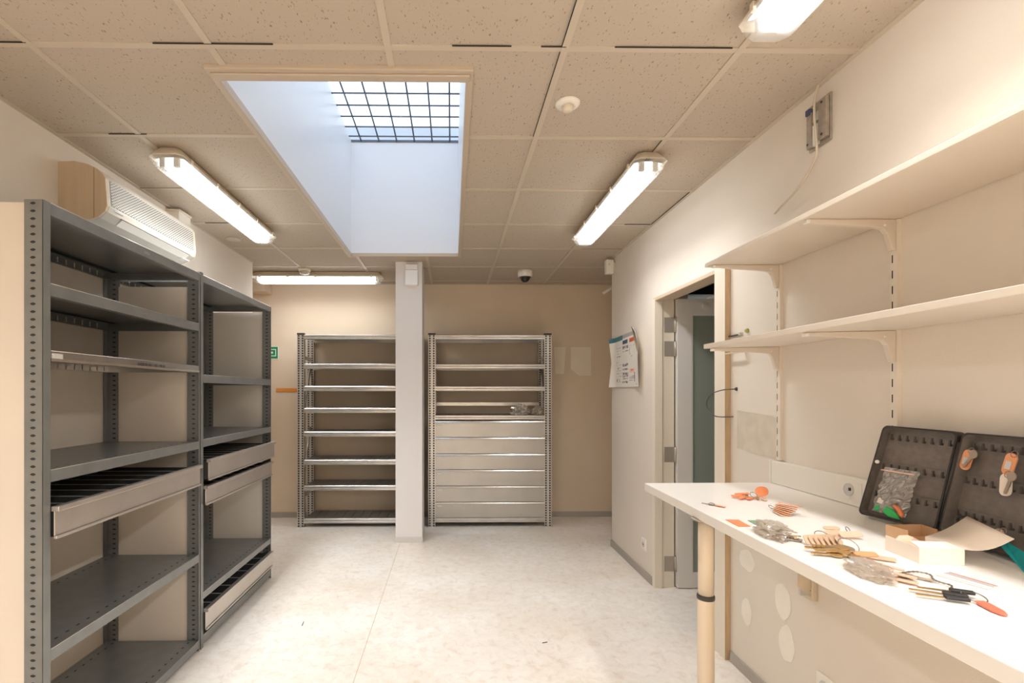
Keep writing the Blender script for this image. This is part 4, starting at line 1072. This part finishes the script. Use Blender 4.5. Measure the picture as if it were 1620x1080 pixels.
key_bunch('fan of stacked orange plastic key tags before the cable trunking', (1.085, 1.635),
    [(-.006 + .004 * k, .008 - .006 * k, .004 + .006 * k, 4.6 + .18 * k, 0, .1, .9, 'nickel') for k in range(3)], (-.02, .038, .010, .010, .5, .6),
    [(-.022 + .034 * math.cos(-1.75 + .17 * k), .036 + .055 * math.sin(-1.75 + .17 * k), .0015 + .0042 * k, -1.75 + .17 * k, .04, .12, .026, .060, 'rect', ('wood_tag', 'peach')[k % 2]) for k in range(6)]
    + [(.008, -.012, .028, -.75, .10, .2, .030, .062, 'rect', 'orange')])
key_bunch('single small orange key tag lying near the worktop front edge', (.910, 1.742), [(-.01, .012, .001, 2.2, 0, 0, .8, 'nickel')], (-.006, .006, .004, .009, .3, 0), [(.010, -.018, .002, -1.0, 0, .15, .016, .036, 'round', 'peach')])
w = MB(); w.prism([(.842, 1.548, Z), (.882, 1.546, Z), (.873, 1.470, Z), (.838, 1.468, Z)], (0, 0, .0012)); tag(w.build('colour_card', M['cardorange']), 'flat orange card at the worktop front edge', 'card')
w = MB(); w.prism([(.905, 1.538, Z), (.943, 1.538, Z), (.933, 1.480, Z), (.898, 1.482, Z)], (0, 0, .0012)); tag(w.build('colour_card', M['greencard']), 'flat green card beside the orange card on the worktop', 'card')
# bag full of keys
rb = tag(crumple((.888, 1.392, Z), (.040, .080, .030), 3.0, M['bag'], 'plastic_bag', amp=.34, rot=-.25), 'clear plastic bag of flat keys lying on the worktop next to the cards', 'plastic bag')
rnd = random.Random(5)
for k in range(9):
    c = (.888 + rnd.uniform(-.016, .016), 1.392 + rnd.uniform(-.05, .05))
    o = key_bunch('loose flat key inside the bag next to the cards', c, [], None, [], 'loose keys inside the plastic bag', 'loose_key')
    M4 = Matrix.Translation((c[0], c[1], Z + .003 + .0022 * k)) @ Euler((rnd.uniform(-.1, .1), rnd.uniform(-.1, .1), rnd.uniform(-1.2, 1.2))).to_matrix().to_4x4()
    flat_shape('blade', KEY, .002, M4, M['nickel' if k % 3 else 'brass'], o)
key_bunch('fan of tan key tags on a steel ring near the middle of the worktop', (.955, 1.305),
    [(-.050, .02, .003, 2.9, 0, .1, .9, 'nickel')], (.030, .028, .012, .018, .45, 0),
    [(-.022 + .010 * k, -.006 - .002 * k, .012, 3.35 + .11 * k, .0, .95, .024, .05, 'rect', 'wood_tag') for k in range(7)])
key_bunch('small bunch of tan key tags beside the tan fan on the worktop', (1.065, 1.372),
    [(.012, .030, .004, 1.2, .1, 0, .8, 'brass')], (.038, .024, .010, .008, 1.0, .5),
    [(-.018, .004, .006, 3.3, .05, .3, .022, .05, 'rect', 'wood_tag'), (.008, -.024, .010, 3.0, .08, .35, .024, .054, 'rect', 'pinktag'), (-.004, .030, .012, 2.8, .05, .2, .020, .04, 'round', 'wood_tag')])
key_bunch('bunch of long brass keys on a thin wire ring', (.945, 1.205),
    [(-.026, .018, .010, 2.75, .04, .2, 1.35, 'brass'), (-.036, -.006, .004, 2.9, 0, .1, 1.2, 'brass'), (-.020, -.002, .012, 2.95, .02, .3, 1.35, 'brass'), (-.004, -.016, .005, 2.8, 0, .1, 1.2, 'brass'),
     (-.012, .012, .016, 2.7, .05, .1, 1.35, 'brass'), (.0, .004, .014, 3.1, .03, .2, 1.2, 'nickel')], (.026, .022, .018, .022, .6, 0),
    [(.036, -.016, .008, 2.9, 0, .2, .022, .05, 'rect', 'peach'), (.062, -.034, .004, 2.5, 0, .1, .02, .05, 'rect', 'wood_tag')])
tag(crumple((.905, 1.085, Z), (.036, .068, .024), 6.0, M['bag'], 'plastic_bag', amp=.3, rot=-.3), 'flat crumpled clear plastic bag lying close to the worktop edge', 'plastic bag')
key_bunch('pale pink key tags half under the crumpled clear bag', (.955, 1.085),
    [(.020, -.024, .003, 5.3, 0, .1, 1.0, 'nickel')], None,
    [(-.002, .024, .010, 5.2, .04, .12, .022, .075, 'rect', 'pinktag'), (-.010, -.018, .006, 5.3, .02, .1, .020, .07, 'rect', 'pinktag'), (-.024, -.050, .003, 5.4, 0, .1, .018, .05, 'rect', 'pinktag')])
# key on a ball chain
r = thing('ball_chain', 'key on a dark ball chain lying beyond the black-handled keys', 'keys', (1.0, 1.05, ZW), 'key bunches on the worktop')
path = smooth_path([(.952, 1.072, Z + .004), (.985, 1.078, Z + .006), (1.012, 1.083, Z + .004), (1.020, 1.066, Z + .004), (1.004, 1.044, Z + .004), (1.000, 1.026, Z + .004), (1.006, 1.008, Z + .004), (.992, .992, Z + .004)], 5)
MB().tube(path, .0016, 6, radii=[.0012 + .0011 * (i % 2) for i in range(len(path))]).build('chain', M['ring'], r)
flat_shape('key', KEY, .0022, Matrix.Translation((.968, 1.060, Z + .002)) @ Euler((0, .1, 1.0)).to_matrix().to_4x4(), M['brass'], r)
# black-handled keys
r = thing('key_bunch', 'ring of long keys with black plastic heads and a red-orange tag', 'keys', (.955, .95, ZW), 'key bunches on the worktop')
for k, (x0, y0, x1, y1, z_) in enumerate(((.902, .988, .944, .962, .004), (.922, .992, .966, .970, .006), (.892, .962, .930, .944, .004))):
    d = Vector((x1 - x0, y1 - y0, 0)).normalized(); n = Vector((-d.y, d.x, 0)); P0 = Vector((x0, y0, Z + z_)); P1 = Vector((x1, y1, Z + z_))
    w = MB(); w.prism([P0 - n * .003, P1 - n * .003, P1 + n * .003, P0 + n * .003], (0, 0, .002)); o = w.build('key', M['brass'], r)
    P2 = P1 + d * .036
    w = MB(); w.prism([P1 - n * .007, P1 - n * .0075 + d * .012, P2 - n * .006, P2 + n * .006, P1 + n * .0075 + d * .012, P1 + n * .007], (0, 0, .0065)); w.build('key_head', M['black'], o, bevel=.002)
w = MB(); w.tube([Vector((.987, .944, Z + .007)) + Euler((.25, 0, 0)).to_matrix() @ Vector((.018 * math.cos(a), .018 * math.sin(a), 0)) for a in [2 * PI * k / 24 for k in range(24)]], .0012, 6, closed=True); w.build('key_ring', M['ring'], r)
d = Vector((.972 - .985, .880 - .930, 0)).normalized(); n = Vector((-d.y, d.x, 0)); P0 = Vector((.984, .932, Z + .001))
w = MB(); w.prism([P0 - n * .006, P0 + d * .010 - n * .011, P0 + d * .044 - n * .010, P0 + d * .060 - n * .004, P0 + d * .060 + n * .004, P0 + d * .044 + n * .010, P0 + d * .010 + n * .011, P0 + n * .006], (0, 0, .004)); w.build('key_tag', M['redtag'], r, bevel=.0012)
# printed strip
r = thing('printed_ticket', 'narrow printed paper ticket lying before the white carton', 'ticket', (1.07, 1.045, ZW))
q = [Vector((1.040, 1.078, Z)), Vector((1.086, 1.092, Z)), Vector((1.106, 1.008, Z)), Vector((1.066, .994, Z))]
w = MB(); w.prism(q, (0, 0, .0008)); w.build('slip', M['paper'], r)
def inq(u0, u1, v0, v1):
    def P_(u, v): return (q[0].lerp(q[1], u)).lerp(q[3].lerp(q[2], u), v) + Vector((0, 0, .0008))
    return [P_(u0, v0), P_(u1, v0), P_(u1, v1), P_(u0, v1)]
w = MB(); w.prism(inq(.55, .86, .02, .98), (0, 0, .0003)); w.build('print_band', M['inkgrey'], r)
w = MB(); w.prism(inq(.9, 1.0, .02, .98), (0, 0, .0003)); w.build('red_band', M['inkred'], r)
w = MB(); w.prism(inq(.18, .24, .05, .9), (0, 0, .0003)); w.build('text_line', M['inkgrey'], r)

# litter on the floor
for (x, y, a, l, lab) in ((-.87, 2.96, .6, .05, 'thin dark splinter on the floor before the grey racks'), (.50, 2.72, -.7, .03, 'short dark splinter on the floor toward the door')):
    w = MB(); w.box(-l / 2, -.0015, 0, l / 2, .0015, .003, Matrix.Translation((x, y, .0005)) @ Matrix.Rotation(a + PI / 3, 4, 'Z'))
    tag(w.build('splinter', M['wire']), lab, 'litter')

# ------------------------------------------------------------------ light from the sky, and an added corridor fill
cl = bpy.data.lights.new('corridor_fill', 'AREA'); cl.shape = 'RECTANGLE'; cl.size = 1.2; cl.size_y = .3; cl.energy = 5; cl.color = (1, 1, .96)  # added dim fill without a fixture, to light the pipes over the door
clo = bpy.data.objects.new('corridor_fill', cl); COL.objects.link(clo); clo.location = (3.2, 4.2, 2.9)
wd = bpy.data.worlds.new('World'); SC.world = wd; wd.use_nodes = True
bg = wd.node_tree.nodes['Background']; bg.inputs['Color'].default_value = (0.80, 0.90, 1.0, 1); bg.inputs['Strength'].default_value = 1.8

# ------------------------------------------------------------------ camera
cam = bpy.data.cameras.new('camera'); co = bpy.data.objects.new('camera', cam); COL.objects.link(co); SC.camera = co
co.location = CAM; co.rotation_euler = (PI / 2, 0, -math.radians(0.7))
cam.sensor_fit = 'HORIZONTAL'; cam.sensor_width = 36; cam.lens = 800 / 1620 * 36
cam.shift_x = (810 - 725) / 1620; cam.shift_y = (620 - 540) / 1620
cam.clip_start = .02
SC.view_settings.view_transform = 'Standard'
try: SC.view_settings.look = 'None'
except Exception: pass
SC.view_settings.gamma = 1; SC.view_settings.use_curve_mapping = False
SC.view_settings.exposure = 0.22
SC.cycles.use_denoising = True
SC.cycles.max_bounces = 12; SC.cycles.diffuse_bounces = 8; SC.cycles.transparent_max_bounces = 16
SC.cycles.caustics_reflective = False; SC.cycles.caustics_refractive = False
SC.cycles.sample_clamp_indirect = 6
